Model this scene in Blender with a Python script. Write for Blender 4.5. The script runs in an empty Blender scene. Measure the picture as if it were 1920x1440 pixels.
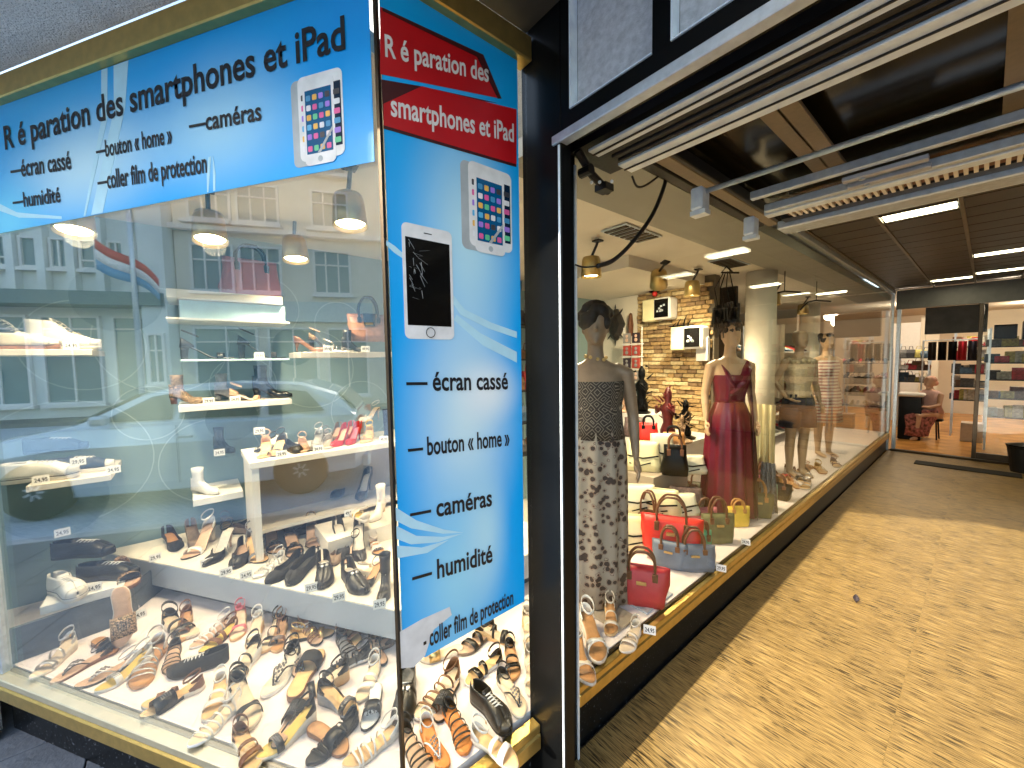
import bpy, bmesh, math, random
from mathutils import Vector, Matrix, Euler
R = math.radians
random.seed(7)
sc = bpy.context.scene
col = sc.collection

# ------------------------------------------------------------------ camera, world, sun, exposure
# world frame: +Y runs down the shop passage, +X across it, floor of the passage at z = 0
F = 735.0
RT = Vector((0.637, 0.770, -0.016)); UP = Vector((-0.038, 0.053, 0.998)); FW = Vector((-0.770, 0.635, -0.063))
FW.normalize(); RT = (RT - FW * RT.dot(FW)).normalized(); UP = RT.cross(FW).normalized()
CAM = Vector((0, 0, 1.6))
cd = bpy.data.cameras.new('camera'); cam = bpy.data.objects.new('camera', cd); col.objects.link(cam)
cam.matrix_world = Matrix.Translation(CAM) @ Matrix((RT, UP, -FW)).transposed().to_4x4()
cd.sensor_width = 36; cd.lens = 36 * F / 1920; cd.clip_start = .05; cd.clip_end = 400
sc.camera = cam
w = bpy.data.worlds.new('World'); sc.world = w; w.use_nodes = True
nt = w.node_tree; bg = nt.nodes['Background']
sky = nt.nodes.new('ShaderNodeTexSky'); sky.sky_type = 'NISHITA'; sky.sun_disc = False
SUN_E = 25.5
sky.sun_elevation = R(SUN_E); sky.sun_rotation = R(180); sky.air_density = 1.2; sky.dust_density = 2.0
nt.links.new(sky.outputs[0], bg.inputs[0]); bg.inputs[1].default_value = 0.15
sl = bpy.data.lights.new('sun', 'SUN'); sl.energy = 3.1; sl.angle = R(.6); sl.color = (1, .9, .74)
so = bpy.data.objects.new('sun', sl); col.objects.link(so)
so.rotation_euler = Vector((0.0, math.cos(R(SUN_E)), -math.sin(R(SUN_E)))).to_track_quat('-Z', 'Y').to_euler()
sc.view_settings.view_transform = 'Standard'; sc.view_settings.look = 'None'; sc.view_settings.gamma = 1
sc.view_settings.use_curve_mapping = False; sc.view_settings.exposure = 2.15
sc.render.engine = 'CYCLES'
sc.cycles.use_denoising = True; sc.cycles.max_bounces = 8; sc.cycles.transparent_max_bounces = 16
sc.cycles.diffuse_bounces = 3; sc.cycles.glossy_bounces = 4; sc.cycles.sample_clamp_indirect = 4; sc.cycles.caustics_reflective = False

# ------------------------------------------------------------------ measuring helpers (survey points -> places on real planes)
def ray(x, y): return FW + RT * ((x - 960) / F) - UP * ((y - 720) / F)
def _h(x, y, n, d):
    q = ray(x, y); return CAM + q * ((d - CAM.dot(n)) / q.dot(n))
def PZ(x, y, z): return _h(x, y, Vector((0, 0, 1)), z)
def PX(x, y, X): return _h(x, y, Vector((1, 0, 0)), X)
def PY(x, y, Y): return _h(x, y, Vector((0, 1, 0)), Y)
CORNER = Vector((-1.0, .404, 0)); D1 = Vector((-.835, -.550, 0)).normalized()
N1 = Vector((D1.y, -D1.x, 0))            # into the display
if N1.y < 0: N1 = -N1
def S1(x, y):                            # (distance from the corner, height) on the street pane
    p = _h(x, y, N1, CORNER.dot(N1)); return ((p - CORNER).dot(D1), p.z)
def W1(s, o, z): return CORNER + D1 * s + N1 * o + Vector((0, 0, z))

# ------------------------------------------------------------------ materials
MATS = {}
def mat(name, c, rough=.5, metal=0., var=.12, scale=18., bump=0., bscale=60., spec=.5, emit=0., coat=0.):
    if name in MATS: return MATS[name]
    m = bpy.data.materials.new(name); m.use_nodes = True; MATS[name] = m
    n = m.node_tree.nodes; l = m.node_tree.links; b = n['Principled BSDF']
    b.inputs['Roughness'].default_value = rough; b.inputs['Metallic'].default_value = metal
    b.inputs['Specular IOR Level'].default_value = spec; b.inputs['Coat Weight'].default_value = coat
    c4 = (*c, 1)
    if emit:
        b.inputs['Base Color'].default_value = c4
        b.inputs['Emission Color'].default_value = c4; b.inputs['Emission Strength'].default_value = emit
        return m
    tc = n.new('ShaderNodeTexCoord'); no = n.new('ShaderNodeTexNoise'); no.inputs['Scale'].default_value = scale; no.inputs['Detail'].default_value = 4
    l.new(tc.outputs['Object'], no.inputs['Vector'])
    r = n.new('ShaderNodeValToRGB'); e = r.color_ramp.elements
    e[0].position = .3; e[1].position = .7
    e[0].color = (*[x * (1 - var) for x in c], 1); e[1].color = (*[min(1, x * (1 + var)) for x in c], 1)
    l.new(no.outputs[0], r.inputs[0]); l.new(r.outputs[0], b.inputs['Base Color'])
    if bump:
        n2 = n.new('ShaderNodeTexNoise'); n2.inputs['Scale'].default_value = bscale; n2.inputs['Detail'].default_value = 5
        l.new(tc.outputs['Object'], n2.inputs['Vector'])
        bp = n.new('ShaderNodeBump'); bp.inputs['Strength'].default_value = bump; bp.inputs['Distance'].default_value = .01
        l.new(n2.outputs[0], bp.inputs['Height']); l.new(bp.outputs[0], b.inputs['Normal'])
    return m
def nodes(m): return m.node_tree.nodes, m.node_tree.links, m.node_tree.nodes['Principled BSDF']
def raw(name):
    m = bpy.data.materials.new(name); m.use_nodes = True; MATS[name] = m; return m

def glass_mat(name, ior, tint=(.97, .99, .98), dirt=.002, ex=4.6):
    m = raw(name); n = m.node_tree.nodes; l = m.node_tree.links
    for x in list(n):
        if x.type != 'OUTPUT_MATERIAL': n.remove(x)
    out = [x for x in n if x.type == 'OUTPUT_MATERIAL'][0]
    t = n.new('ShaderNodeBsdfTransparent'); t.inputs[0].default_value = (*tint, 1)
    g = n.new('ShaderNodeBsdfGlossy'); g.inputs['Roughness'].default_value = 0.0; g.inputs[0].default_value = (1, 1, 1, 1)
    lw = n.new('ShaderNodeLayerWeight'); lw.inputs[0].default_value = .5
    pw = n.new('ShaderNodeMath'); pw.operation = 'POWER'; l.new(lw.outputs['Facing'], pw.inputs[0]); pw.inputs[1].default_value = ex
    f = n.new('ShaderNodeMapRange'); f.inputs[3].default_value = ((ior - 1) / (ior + 1)) ** 2; f.inputs[4].default_value = .95; l.new(pw.outputs[0], f.inputs[0])
    mx = n.new('ShaderNodeMixShader'); l.new(f.outputs[0], mx.inputs[0]); l.new(t.outputs[0], mx.inputs[1]); l.new(g.outputs[0], mx.inputs[2])
    d = n.new('ShaderNodeBsdfDiffuse'); d.inputs[0].default_value = (.8, .8, .8, 1)
    tc = n.new('ShaderNodeTexCoord'); no = n.new('ShaderNodeTexNoise'); no.inputs['Scale'].default_value = 3; no.inputs['Detail'].default_value = 6
    l.new(tc.outputs['Object'], no.inputs[0])
    mr = n.new('ShaderNodeMapRange'); mr.inputs[1].default_value = .45; mr.inputs[2].default_value = .75; mr.inputs[3].default_value = 0; mr.inputs[4].default_value = dirt
    l.new(no.outputs[0], mr.inputs[0])
    m2 = n.new('ShaderNodeMixShader'); l.new(mr.outputs[0], m2.inputs[0]); l.new(mx.outputs[0], m2.inputs[1]); l.new(d.outputs[0], m2.inputs[2])
    l.new(m2.outputs[0], out.inputs[0]); return m
GLASS1 = glass_mat('street_glass', 2.15); GLASS2 = glass_mat('passage_glass', 1.24, ex=7.5); CLEAR = glass_mat('clear_shelf_glass', 1.5, (.86, .95, .95))

gold = mat('brushed_gold', (.62, .43, .13), .32, .85, .1, 30, .05, 200)
goldpale = mat('pale_gold', (.78, .7, .5), .3, .7, .05)
bronze = mat('dark_bronze', (.06, .045, .03), .35, .8)
alu = mat('aluminium', (.56, .64, .72), .38, .6, .12, 40, .05, 120)
aluw = mat('white_aluminium', (.76, .85, .95), .4, .1, .12, 25, .1, 80)
black = mat('black_enamel', (.004, .0045, .005), .3, 0, .3, 5, .02, 30, spec=.12)
blackmetal = mat('black_rubber', (.007, .007, .008), .5, 0, .3, 30, .1)
white = mat('white_board', (.78, .77, .74), .5, 0, .03)
cream = mat('cream_wall', (.74, .68, .56), .7, 0, .04, 3, .03)
ceil_m = mat('shop_ceiling', (.66, .61, .52), .8, 0, .03, 4)
ceil_g = mat('grey_bulkhead', (.30, .29, .25), .6, 0, .05, 3)
taupe = mat('taupe_board', (.36, .30, .235), .6, 0, .08, 6)
woodpale = mat('pale_board', (.78, .72, .62), .45, 0, .05, 8)
tanpanel = mat('tan_metal', (.20, .155, .10), .5, .1, .08, 60)
darkceil = mat('dark_gloss_ceiling', (.010, .008, .004), .14, 0, .3, 2, spec=.3)
ceilpan = mat('ceiling_tray', (.034, .030, .021), .42, .25, .18, 8, .04, 40)
tbar = mat('ceiling_bar', (.16, .14, .09), .4, .5)
frost = mat('frosted_pane', (.58, .58, .60), .65, 0, .18, 60, .4, 300)
aqua = mat('aqua_board', (.24, .35, .37), .5, 0, .06, 2)
aqua2 = mat('aqua_ring', (.40, .52, .53), .5, 0, .04)
frostshelf = mat('frosted_aqua_shelf', (.55, .76, .82), .3, 0, .03)
slate = mat('slate_board', (.10, .12, .14), .6, 0, .2, 12, .2)
pinkpaper = mat('pink_paper', (.82, .73, .71), .7, 0, .04, 5, .05, 20)
fascia = mat('grey_fascia', (.42, .46, .50), .6, 0, .05, 4)
stonebase = mat('black_granite', (.004, .005, .006), .3, 0, .4, 40, spec=.2)
def speckle(m, c=(.5, .5, .5), scale=260, th=.68):
    n, l, b = nodes(m); tc = n.new('ShaderNodeTexCoord'); no = n.new('ShaderNodeTexNoise'); no.inputs['Scale'].default_value = scale; no.inputs['Detail'].default_value = 1
    l.new(tc.outputs['Object'], no.inputs[0]); r = n.new('ShaderNodeValToRGB'); r.color_ramp.elements[0].position = th; r.color_ramp.elements[1].position = th + .04
    l.new(no.outputs[0], r.inputs[0]); mx = n.new('ShaderNodeMixRGB'); src = b.inputs['Base Color'].links[0].from_socket
    l.new(r.outputs[0], mx.inputs[0]); l.new(src, mx.inputs[1]); mx.inputs[2].default_value = (*c, 1); l.new(mx.outputs[0], b.inputs['Base Color'])
speckle(stonebase, (.12, .13, .15), 90, .68)
render = mat('rough_render', (.84, .83, .81), .95, 0, .08, 10, .9, 160)
speckle(render, (.42, .41, .40), 230, .62)

# travertine with dark streaks that run across the passage
trav = raw('travertine'); n, l, b = nodes(trav)
tc = n.new('ShaderNodeTexCoord'); mp = n.new('ShaderNodeMapping'); mp.inputs['Scale'].default_value = (2.6, 74, 1); l.new(tc.outputs['Object'], mp.inputs[0])
n1 = n.new('ShaderNodeTexNoise'); n1.inputs['Scale'].default_value = 3.2; n1.inputs['Detail'].default_value = 8; n1.inputs['Roughness'].default_value = .6; n1.inputs['Distortion'].default_value = .12
l.new(mp.outputs[0], n1.inputs[0])
r1 = n.new('ShaderNodeValToRGB'); e = r1.color_ramp.elements
e[0].position = .37; e[0].color = (.07, .045, .016, 1); e[1].position = .46; e[1].color = (.17, .105, .034, 1)
x = r1.color_ramp.elements.new(.55); x.color = (.34, .225, .078, 1); x = r1.color_ramp.elements.new(.75); x.color = (.42, .295, .115, 1)
l.new(n1.outputs[0], r1.inputs[0])
mp2 = n.new('ShaderNodeMapping'); mp2.inputs['Scale'].default_value = (1.1, 5, 1); l.new(tc.outputs['Object'], mp2.inputs[0])
n2 = n.new('ShaderNodeTexNoise'); n2.inputs['Scale'].default_value = 1.6; n2.inputs['Detail'].default_value = 5; l.new(mp2.outputs[0], n2.inputs[0])
r2 = n.new('ShaderNodeValToRGB'); r2.color_ramp.elements[0].position = .35; r2.color_ramp.elements[0].color = (.55, .55, .55, 1); r2.color_ramp.elements[1].position = .62; r2.color_ramp.elements[1].color = (1, 1, 1, 1)
l.new(n2.outputs[0], r2.inputs[0]); mx = n.new('ShaderNodeMixRGB'); mx.blend_type = 'MULTIPLY'; mx.inputs[0].default_value = .6
l.new(r1.outputs[0], mx.inputs[1]); l.new(r2.outputs[0], mx.inputs[2]); mx.inputs[0].default_value = .35
mp3 = n.new('ShaderNodeMapping'); mp3.inputs['Scale'].default_value = (5.5, 75, 1); l.new(tc.outputs['Object'], mp3.inputs[0])
n3 = n.new('ShaderNodeTexNoise'); n3.inputs['Scale'].default_value = 1.7; n3.inputs['Detail'].default_value = 3; n3.inputs['Roughness'].default_value = .6; l.new(mp3.outputs[0], n3.inputs[0])
n4 = n.new('ShaderNodeTexNoise'); n4.inputs['Scale'].default_value = 2.2; n4.inputs['Detail'].default_value = 3; l.new(tc.outputs['Object'], n4.inputs[0])
ad = n.new('ShaderNodeMath'); ad.operation = 'MULTIPLY_ADD'; l.new(n4.outputs[0], ad.inputs[0]); ad.inputs[1].default_value = .35; l.new(n3.outputs[0], ad.inputs[2])
r3 = n.new('ShaderNodeValToRGB'); r3.color_ramp.elements[0].position = .75; r3.color_ramp.elements[0].color = (0, 0, 0, 1); r3.color_ramp.elements[1].position = .80; r3.color_ramp.elements[1].color = (1, 1, 1, 1); l.new(ad.outputs[0], r3.inputs[0])
mx3 = n.new('ShaderNodeMixRGB'); l.new(r3.outputs[0], mx3.inputs[0]); l.new(mx.outputs[0], mx3.inputs[1]); mx3.inputs[2].default_value = (.018, .011, .004, 1); l.new(mx3.outputs[0], b.inputs['Base Color'])
b.inputs['Roughness'].default_value = .42
bp = n.new('ShaderNodeBump'); bp.inputs['Strength'].default_value = .5; bp.inputs['Distance'].default_value = .004; l.new(r1.outputs[0], bp.inputs['Height']); l.new(bp.outputs[0], b.inputs['Normal'])

orangewood = mat('honey_wood', (.62, .30, .08), .25, 0, .3, 3)
paving = mat('grey_paving', (.13, .14, .155), .6, 0, .2, 7, .4, 50)
roadm = raw('road_setts'); n, l, b = nodes(roadm)
tc = n.new('ShaderNodeTexCoord'); br = n.new('ShaderNodeTexBrick'); br.inputs['Scale'].default_value = 5; br.inputs['Color1'].default_value = (.62, .70, .76, 1); br.inputs['Color2'].default_value = (.52, .60, .66, 1); br.inputs['Mortar'].default_value = (.16, .17, .19, 1); br.inputs['Mortar Size'].default_value = .012
l.new(tc.outputs['Object'], br.inputs[0]); l.new(br.outputs[0], b.inputs['Base Color']); b.inputs['Roughness'].default_value = .7

# ------------------------------------------------------------------ mesh builder
class MB:
    def __init__(s): s.v = []; s.f = []; s.smooth = False
    def add(s, vs, fs):
        o = len(s.v); s.v += [tuple(v) for v in vs]; s.f += [tuple(i + o for i in f) for f in fs]; return s
    def box(s, a, b, M=None):
        (x0, y0, z0), (x1, y1, z1) = a, b
        vs = [Vector(p) for p in ((x0, y0, z0), (x1, y0, z0), (x1, y1, z0), (x0, y1, z0), (x0, y0, z1), (x1, y0, z1), (x1, y1, z1), (x0, y1, z1))]
        if M: vs = [M @ v for v in vs]
        return s.add(vs, [(0, 3, 2, 1), (4, 5, 6, 7), (0, 1, 5, 4), (1, 2, 6, 5), (2, 3, 7, 6), (3, 0, 4, 7)])
    def bbox(s, a, b, r=.004, M=None):           # box with bevelled vertical and top edges
        (x0, y0, z0), (x1, y1, z1) = a, b
        def ring(i, z): return [(x0 + i, y0, z), (x1 - i, y0, z), (x1, y0 + i, z), (x1, y1 - i, z), (x1 - i, y1, z), (x0 + i, y1, z), (x0, y1 - i, z), (x0, y0 + i, z)]
        def inner(z): return [(x0 + r, y0 + r, z), (x1 - r, y0 + r, z), (x1 - r, y0 + r, z), (x1 - r, y1 - r, z), (x1 - r, y1 - r, z), (x0 + r, y1 - r, z), (x0 + r, y1 - r, z), (x0 + r, y0 + r, z)]
        rs = [inner(z0), ring(r, z0 + r), ring(r, z1 - r), inner(z1)]
        if M: rs = [[M @ Vector(p) for p in q] for q in rs]
        return s.loft(rs)
    def loft(s, rings, caps=True, closed=True):
        n = len(rings[0]); vs = [p for r_ in rings for p in r_]; fs = []
        for i in range(len(rings) - 1):
            for j in range(n if closed else n - 1):
                k = (j + 1) % n; fs.append((i * n + j, i * n + k, (i + 1) * n + k, (i + 1) * n + j))
        if caps and closed: fs.append(tuple(reversed(range(n)))); fs.append(tuple(range((len(rings) - 1) * n, len(rings) * n)))
        return s.add(vs, fs)
    def tube(s, pts, r, n=8, caps=True, flat=1.):
        pts = [Vector(p) for p in pts]; rr = r if isinstance(r, (list, tuple)) else [r] * len(pts); rings = []; u = None
        for i, p in enumerate(pts):
            t = (pts[min(i + 1, len(pts) - 1)] - pts[max(i - 1, 0)])
            t = t.normalized() if t.length > 1e-9 else Vector((0, 0, 1))
            if u is None: u = t.orthogonal().normalized() if abs(t.z) > .9 else Vector((0, 0, 1)).cross(t).normalized()
            else:
                u = (u - t * u.dot(t)); u = u.normalized() if u.length > 1e-6 else t.orthogonal().normalized()
            v = t.cross(u)
            rings.append([p + (u * math.cos(2 * math.pi * k / n) + v * math.sin(2 * math.pi * k / n) * flat) * rr[i] for k in range(n)])
        return s.loft(rings, caps)
    def lathe(s, prof, n=20, c=(0, 0, 0), sx=1., sy=1.):
        return s.loft([[(c[0] + r * sx * math.cos(2 * math.pi * k / n), c[1] + r * sy * math.sin(2 * math.pi * k / n), c[2] + z) for k in range(n)] for r, z in prof], caps=prof[0] != prof[-1])
    def ball(s, c, r, n=8, m=6, sc_=(1, 1, 1)):
        return s.loft([[(c[0] + r * sc_[0] * math.sin(math.pi * (i + .02) / (m + .04)) * math.cos(2 * math.pi * k / n), c[1] + r * sc_[1] * math.sin(math.pi * (i + .02) / (m + .04)) * math.sin(2 * math.pi * k / n), c[2] - r * sc_[2] * math.cos(math.pi * i / m)) for k in range(n)] for i in range(m + 1)])
    def prism(s, poly, y0, y1):                  # polygon in x,z, extruded in y
        n = len(poly); return s.loft([[(p[0], y0, p[1]) for p in poly], [(p[0], y1, p[1]) for p in poly]])
    def mesh(s, name, m, smooth=False):
        me = bpy.data.meshes.new(name); me.from_pydata(s.v, [], s.f)
        bm = bmesh.new(); bm.from_mesh(me); bmesh.ops.recalc_face_normals(bm, faces=bm.faces); bm.to_mesh(me); bm.free()
        me.materials.append(m)
        if smooth: me.shade_smooth() if hasattr(me, 'shade_smooth') else [setattr(p, 'use_smooth', True) for p in me.polygons]
        return me
    def build(s, name, m, parent=None, smooth=False, **k):
        return link(name, s.mesh(name, m, smooth), parent, **k)
def link(name, me, parent=None, label=None, cat=None, group=None, kind=None, loc=None, rot=None):
    o = bpy.data.objects.new(name, me); col.objects.link(o)
    if parent: o.parent = parent
    if loc is not None: o.location = loc
    if rot is not None: o.rotation_euler = rot
    return tag(o, label, cat, group, kind)
def tag(o, label=None, cat=None, group=None, kind=None):
    if label: o['label'] = label
    if cat: o['category'] = cat
    if group: o['group'] = group
    if kind: o['kind'] = kind
    return o
def thing(name, label, cat, loc=(0, 0, 0), rz=0., group=None, rot=None, s=1.):
    o = bpy.data.objects.new(name, None); col.objects.link(o); o.empty_display_size = .1
    o.location = loc; o.rotation_euler = rot if rot else (0, 0, rz); o.scale = (s, s, s)
    return tag(o, label, cat, group)
def bx(name, a, b, m, parent=None, r=0, **k):
    q = MB(); q.bbox(a, b, r) if r else q.box(a, b); return q.build(name, m, parent, **k)
def kids(o): return [c for c in bpy.data.objects if c.parent == o]
def dup(root, loc, rz, label, s=None):
    r_ = root.copy(); col.objects.link(r_); r_.location = loc; r_.rotation_euler = (0, 0, rz); r_['label'] = label
    if s: r_.scale = (s, s, s)
    for ch in kids(root):
        c = ch.copy(); col.objects.link(c); c.parent = r_
        for g in kids(ch):
            d = g.copy(); col.objects.link(d); d.parent = c
    return r_
def fix(o, a=35):
    return o

# wall-frame for the slanting street side: local x towards the corner along the pane, y into the display, z up
M1 = Matrix((( -D1.x, N1.x, 0, CORNER.x), (-D1.y, N1.y, 0, CORNER.y), (0, 0, 1, 0), (0, 0, 0, 1)))
def frame1(o): o.matrix_world = M1.copy(); return o
# frame for the passage side: local x down the passage (+Y), y into the shop (-X)
M2 = Matrix(((0, -1, 0, -1.0), (1, 0, 0, 0), (0, 0, 1, 0), (0, 0, 0, 1)))

# ================================================================== SETTING
XG = -1.0; YF = .91; YE = 8.9; ZC = 2.6
# passage floor: travertine slabs
fl = bx('floor', (-1.0, -.0, -.10), (2.4, 8.95, -.012), mat('mortar', (.12, .1, .07), .9), kind='structure')
slab = MB().bbox((0, 0, -.012), (.7997, .7997, 0), .0004).mesh('slab', trav)
for i in range(4):
    for j in range(11):
        X0, Y0 = -1.0 + .8 * i, .02 + .8 * j
        o = link('floor_slab', slab, fl, loc=(X0, Y0, random.uniform(-.0006, .0004)))
# pavement outside
pv = bx('pavement', (-7, -3.1, -.16), (6, 2.2, -.035), mat('mortar', (.12, .1, .07), .9), kind='structure')
ps = MB().bbox((0, 0, -.03), (.594, .444, 0), .002).mesh('paving_slab', paving)
for i in range(21):
    for j in range(8):
        X0 = -7 + .6 * i + (.3 if j % 2 else 0); Y0 = -3.1 + .45 * j
        if X0 > -1.5 and Y0 > -.4 or X0 > 5.3: continue
        if X0 < -1 and (Vector((X0 + .3, Y0 + .2, 0)) - CORNER).dot(N1) > .45: continue
        link('paving_slab', ps, pv, loc=(X0, Y0, -.004 + random.uniform(-.001, .001)))
bx('entrance_step', (-1.0, -3.1, -.034), (2.4, 0.0, -.001), paving, kind='structure')
bx('road', (-60, -13.0, -.30), (60, -3.26, -.12), roadm, kind='structure')
bx('kerb', (-60, -3.25, -.3), (60, -3.11, -.012), mat('kerb_stone', (.45, .46, .47), .7, 0, .15, 10, .2), kind='structure')
bx('far_pavement', (-60, -14.2, -.3), (60, -13.01, 0.0), paving, kind='structure')
bx('ground', (-150, -150, -.6), (150, 150, -.31), mat('asphalt', (.06, .06, .062), .9, 0, .2, 4), kind='structure')

# plinth, sills, glass of the slanting street pane
L1 = 1.95
win = thing('street_display_window', 'slanting street side display window with gold sill over black plinth', 'window')
frame1(win)
bx('plinth', (-2.02, .03, -.03), (-.004, .10, .20), stonebase, win)
bx('sill', (-2.02, -.035, .2005), (.02, .05, .262), gold, win, r=.006)
bx('sill_cap', (-2.02, -.03, .2625), (.018, .012, .292), goldpale, win, r=.003)
bx('glass_bead', (-1.96, .0125, .2625), (.0, .028, .300), bronze, win, r=.003)
bx('glass', (-L1, -.0, .2925), (-.003, .008, 2.552), GLASS1, win)
bx('head_trim', (-2.05, -.03, 2.556), (.018, .03, 2.632), gold, win, r=.004)
bx('end_strip', (-1.975, -.012, .2925), (-1.952, .02, 2.555), alu, win, r=.002)
corner_post = bx('corner_bead', (-.0025, -.006, .2935), (.006, .006, 2.554), bronze, win)
bx('soffit', (-4.0, -.8, 2.634), (1.2, -.031, 2.75), render, kind='structure').matrix_world = M1.copy()
bx('end_wall', (-4.0, -.02, -.03), (-2.06, .012, 2.635), render, kind='structure').matrix_world = M1.copy()

# passage side windows
w2 = thing('corner_side_window', 'narrow side pane of the corner display beside black shutter column', 'window')
w2.matrix_world = M2.copy()
bx('plinth', (.43, .03, -.03), (YF, .10, .2), stonebase, w2)
bx('sill', (.40, -.035, .2005), (YF - .002, .05, .262), gold, w2, r=.006)
bx('sill_cap', (.402, -.03, .2625), (YF - .003, .012, .292), gold, w2, r=.003)
bx('glass', (.412, 0, .2925), (YF - .003, .008, 2.552), GLASS2, w2)
bx('head_trim', (.40, -.03, 2.556), (YF - .003, .03, 2.632), gold, w2, r=.004)
w3 = thing('passage_window', 'long shop window with gold sill running down the passage', 'window')
w3.matrix_world = M2.copy()
bx('plinth', (1.13, .012, -.01), (YE - .05, .10, .205), stonebase, w3)
bx('sill', (1.13, -.022, .2055), (YE - .05, .045, .262), gold, w3, r=.006)
bx('sill_cap', (1.13, -.018, .2625), (YE - .05, .010, .292), gold, w3, r=.003)
bx('glass_bead', (1.13, .0105, .2625), (YE - .05, .026, .303), bronze, w3, r=.003)
for a, c in ((1.132, 4.355), (4.359, YE - .07)):
    bx('glass', (a, 0, .2925), (c, .008, 2.545), GLASS2, w3)
bx('head_trim', (1.13, -.02, 2.547), (YE - .05, .03, 2.597), alu, w3, r=.003)
bx('end_post', (YE - .068, -.012, .0), (YE - .03, .03, 2.597), alu, w3, r=.004)

# black shutter column and the portal over the entrance
pc = thing('shutter_column', 'black enamel column carrying the roller shutter at the passage mouth', 'column')
bx('post', (-1.03, YF, -.03), (-.852, .958, 4.2), black, pc, r=.003); bx('inner_post', (-1.03, .9585, -.03), (-.985, 1.128, 2.62), black, pc, r=.003)
bx('edge_strip', (-.860, YF - .006, -.03), (-.8535, YF - .0005, 2.25), aluw, pc, r=.001)
bx('guide_edge', (-.984, 1.118, 0), (-.978, 1.1275, 2.3), aluw, pc)
pf = thing('entrance_portal', 'black framed transom over the passage with frosted grey panes', 'portal')
bx('lintel', (-.85, YF + .002, 2.287), (2.4, YF + .08, 2.335), black, pf)
bx('drip_strip', (-.885, YF - .008, 2.256), (2.4, YF + .03, 2.284), alu, pf, r=.003)
bx('upper_lintel', (-.85, YF + .002, 3.02), (2.4, YF + .08, 4.2), black, pf)
px = [-.815, -.549, -.500, -.06, .0, .44, .50, .94, 1.0, 1.44, 1.5, 2.4]
bx('mullion', (-.85, YF + .002, 2.3352), (px[0], YF + .08, 3.0198), black, pf)
for i in range(1, len(px) - 1, 2):
    bx('mullion', (px[i], YF + .002, 2.3352), (px[i + 1], YF + .08, 3.0198), black, pf)
for i in range(0, len(px) - 1, 2):
    p = bx('frosted_pane', (px[i] + .006, YF + .03, 2.341), (px[i + 1] - .001, YF + .04, 3.0198), frost, pf)
    q = MB(); q.box((px[i], YF - .002, 2.336), (px[i] + .005, YF + .03, 3.019)); q.box((px[i] + .0052, YF - .002, 2.336), (px[i + 1], YF + .03, 2.3395)); q.build('pane_edge', aluw, p)
bx('passage_wall', (2.41, YF, -.1), (2.6, 9.0, 4.2), mat('dark_wall', (.2, .17, .12), .6), kind='structure')
bx('upper_facade', (-1.03, .30, 2.95), (-.86, YF - .002, 4.2), black, kind='structure')
bx('building_above', (-4.5, 1.1, 2.9), (2.6, 9.2, 4.3), render, kind='structure')
bx('side_soffit', (-1.0, .42, 2.66), (-.2, YF - .003, 2.72), mat('dark_soffit', (.05, .045, .035), .5), kind='structure')

# ------------------------------------------------ ceiling of the passage
cl = bx('ceiling', (-1.0, 2.75, 2.625), (2.4, 9.0, 2.85), blackmetal, kind='structure')
YT = [2.80 + .29 * i for i in range(21)]
XT = [-.97, -.56, -.15, .26, .67, 1.08]
lamp_m = mat('tube_light', (1, .93, .62), emit=3.2)
LAMP = {(1, 4), (1, 13), (3, 13), (3, 4), (2, 18)}
for i in range(len(XT) - 1):
    for j in range(20):
        a = (XT[i] + .012, YT[j], 2.600); b_ = (XT[i + 1] - .012, YT[j] + .272, 2.612)
        if (i, j) in ((1, 4), (2, 12), (3, 6), (1, 18), (2, 17)):
            t = thing('ceiling_light', 'lit strip light in the passage ceiling, %s' % {(1, 4): 'first one past the shutter box', (2, 12): 'in the middle of the ceiling', (3, 6): 'nearest the outer wall', (1, 18): 'over the shop door', (2, 17): 'just before the shop door'}[(i, j)], 'ceiling light', group='strip lights of the passage')
            bx('diffuser', (a[0] + .01, a[1] + .04, 2.604), (b_[0] - .01, b_[1] - .04, 2.612), lamp_m, t)
            bx('housing', (a[0], a[1], 2.600), (b_[0], a[1] + .038, 2.612), ceilpan, t); bx('housing', (a[0], b_[1] - .038, 2.600), (b_[0], b_[1], 2.612), ceilpan, t)
        else:
            o = MB().bbox(a, b_, .003).build('ceiling_panel', ceilpan, cl); o.rotation_euler = (0, 0, 0)
for x in XT[:-1]: bx('ceiling_bar', (x - .011, 2.78, 2.592), (x + .011, 8.88, 2.62), tbar, cl, r=.002)
for (x, y) in ((-.35, 4.1), (.05, 6.4), (.45, 4.7), (-.35, 8.1)):
    ld = bpy.data.lights.new('strip_lamp', 'AREA'); ld.shape = 'RECTANGLE'; ld.size = .36; ld.size_y = .18; ld.energy = 1.2; ld.color = (1, .86, .55)
    lo = bpy.data.objects.new('strip_lamp', ld); lo.location = (x, y, 2.585); col.objects.link(lo)

# underside behind the portal: dark glossy boards, tan strips, shutter box and gate gear
bx('portal_ceiling', (-.99, 1.13, 2.46), (2.4, 2.749, 2.6), darkceil, kind='structure')
sb = thing('roller_shutter', 'raised roller shutter with white rails and black slats across the entrance', 'roller shutter')
bx('rail', (-.889, 1.083, 2.296), (2.39, 1.140, 2.306), aluw, sb, r=.002)
bx('rail_lip', (-.889, 1.108, 2.291), (2.39, 1.112, 2.2958), blackmetal, sb)
for k in range(5): bx('slat', (-.87, 1.146 + k * .0195, 2.300 + (k % 2) * .006), (2.39, 1.160 + k * .0195, 2.32), blackmetal, sb, r=.003)
bx('rail', (-.885, 1.246, 2.296), (2.39, 1.332, 2.306), aluw, sb, r=.002)
bx('rail_lip', (-.885, 1.285, 2.291), (2.39, 1.289, 2.2958), blackmetal, sb)
bx('box', (-.99, 1.095, 2.333), (2.39, 1.345, 2.45), blackmetal, sb)
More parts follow.
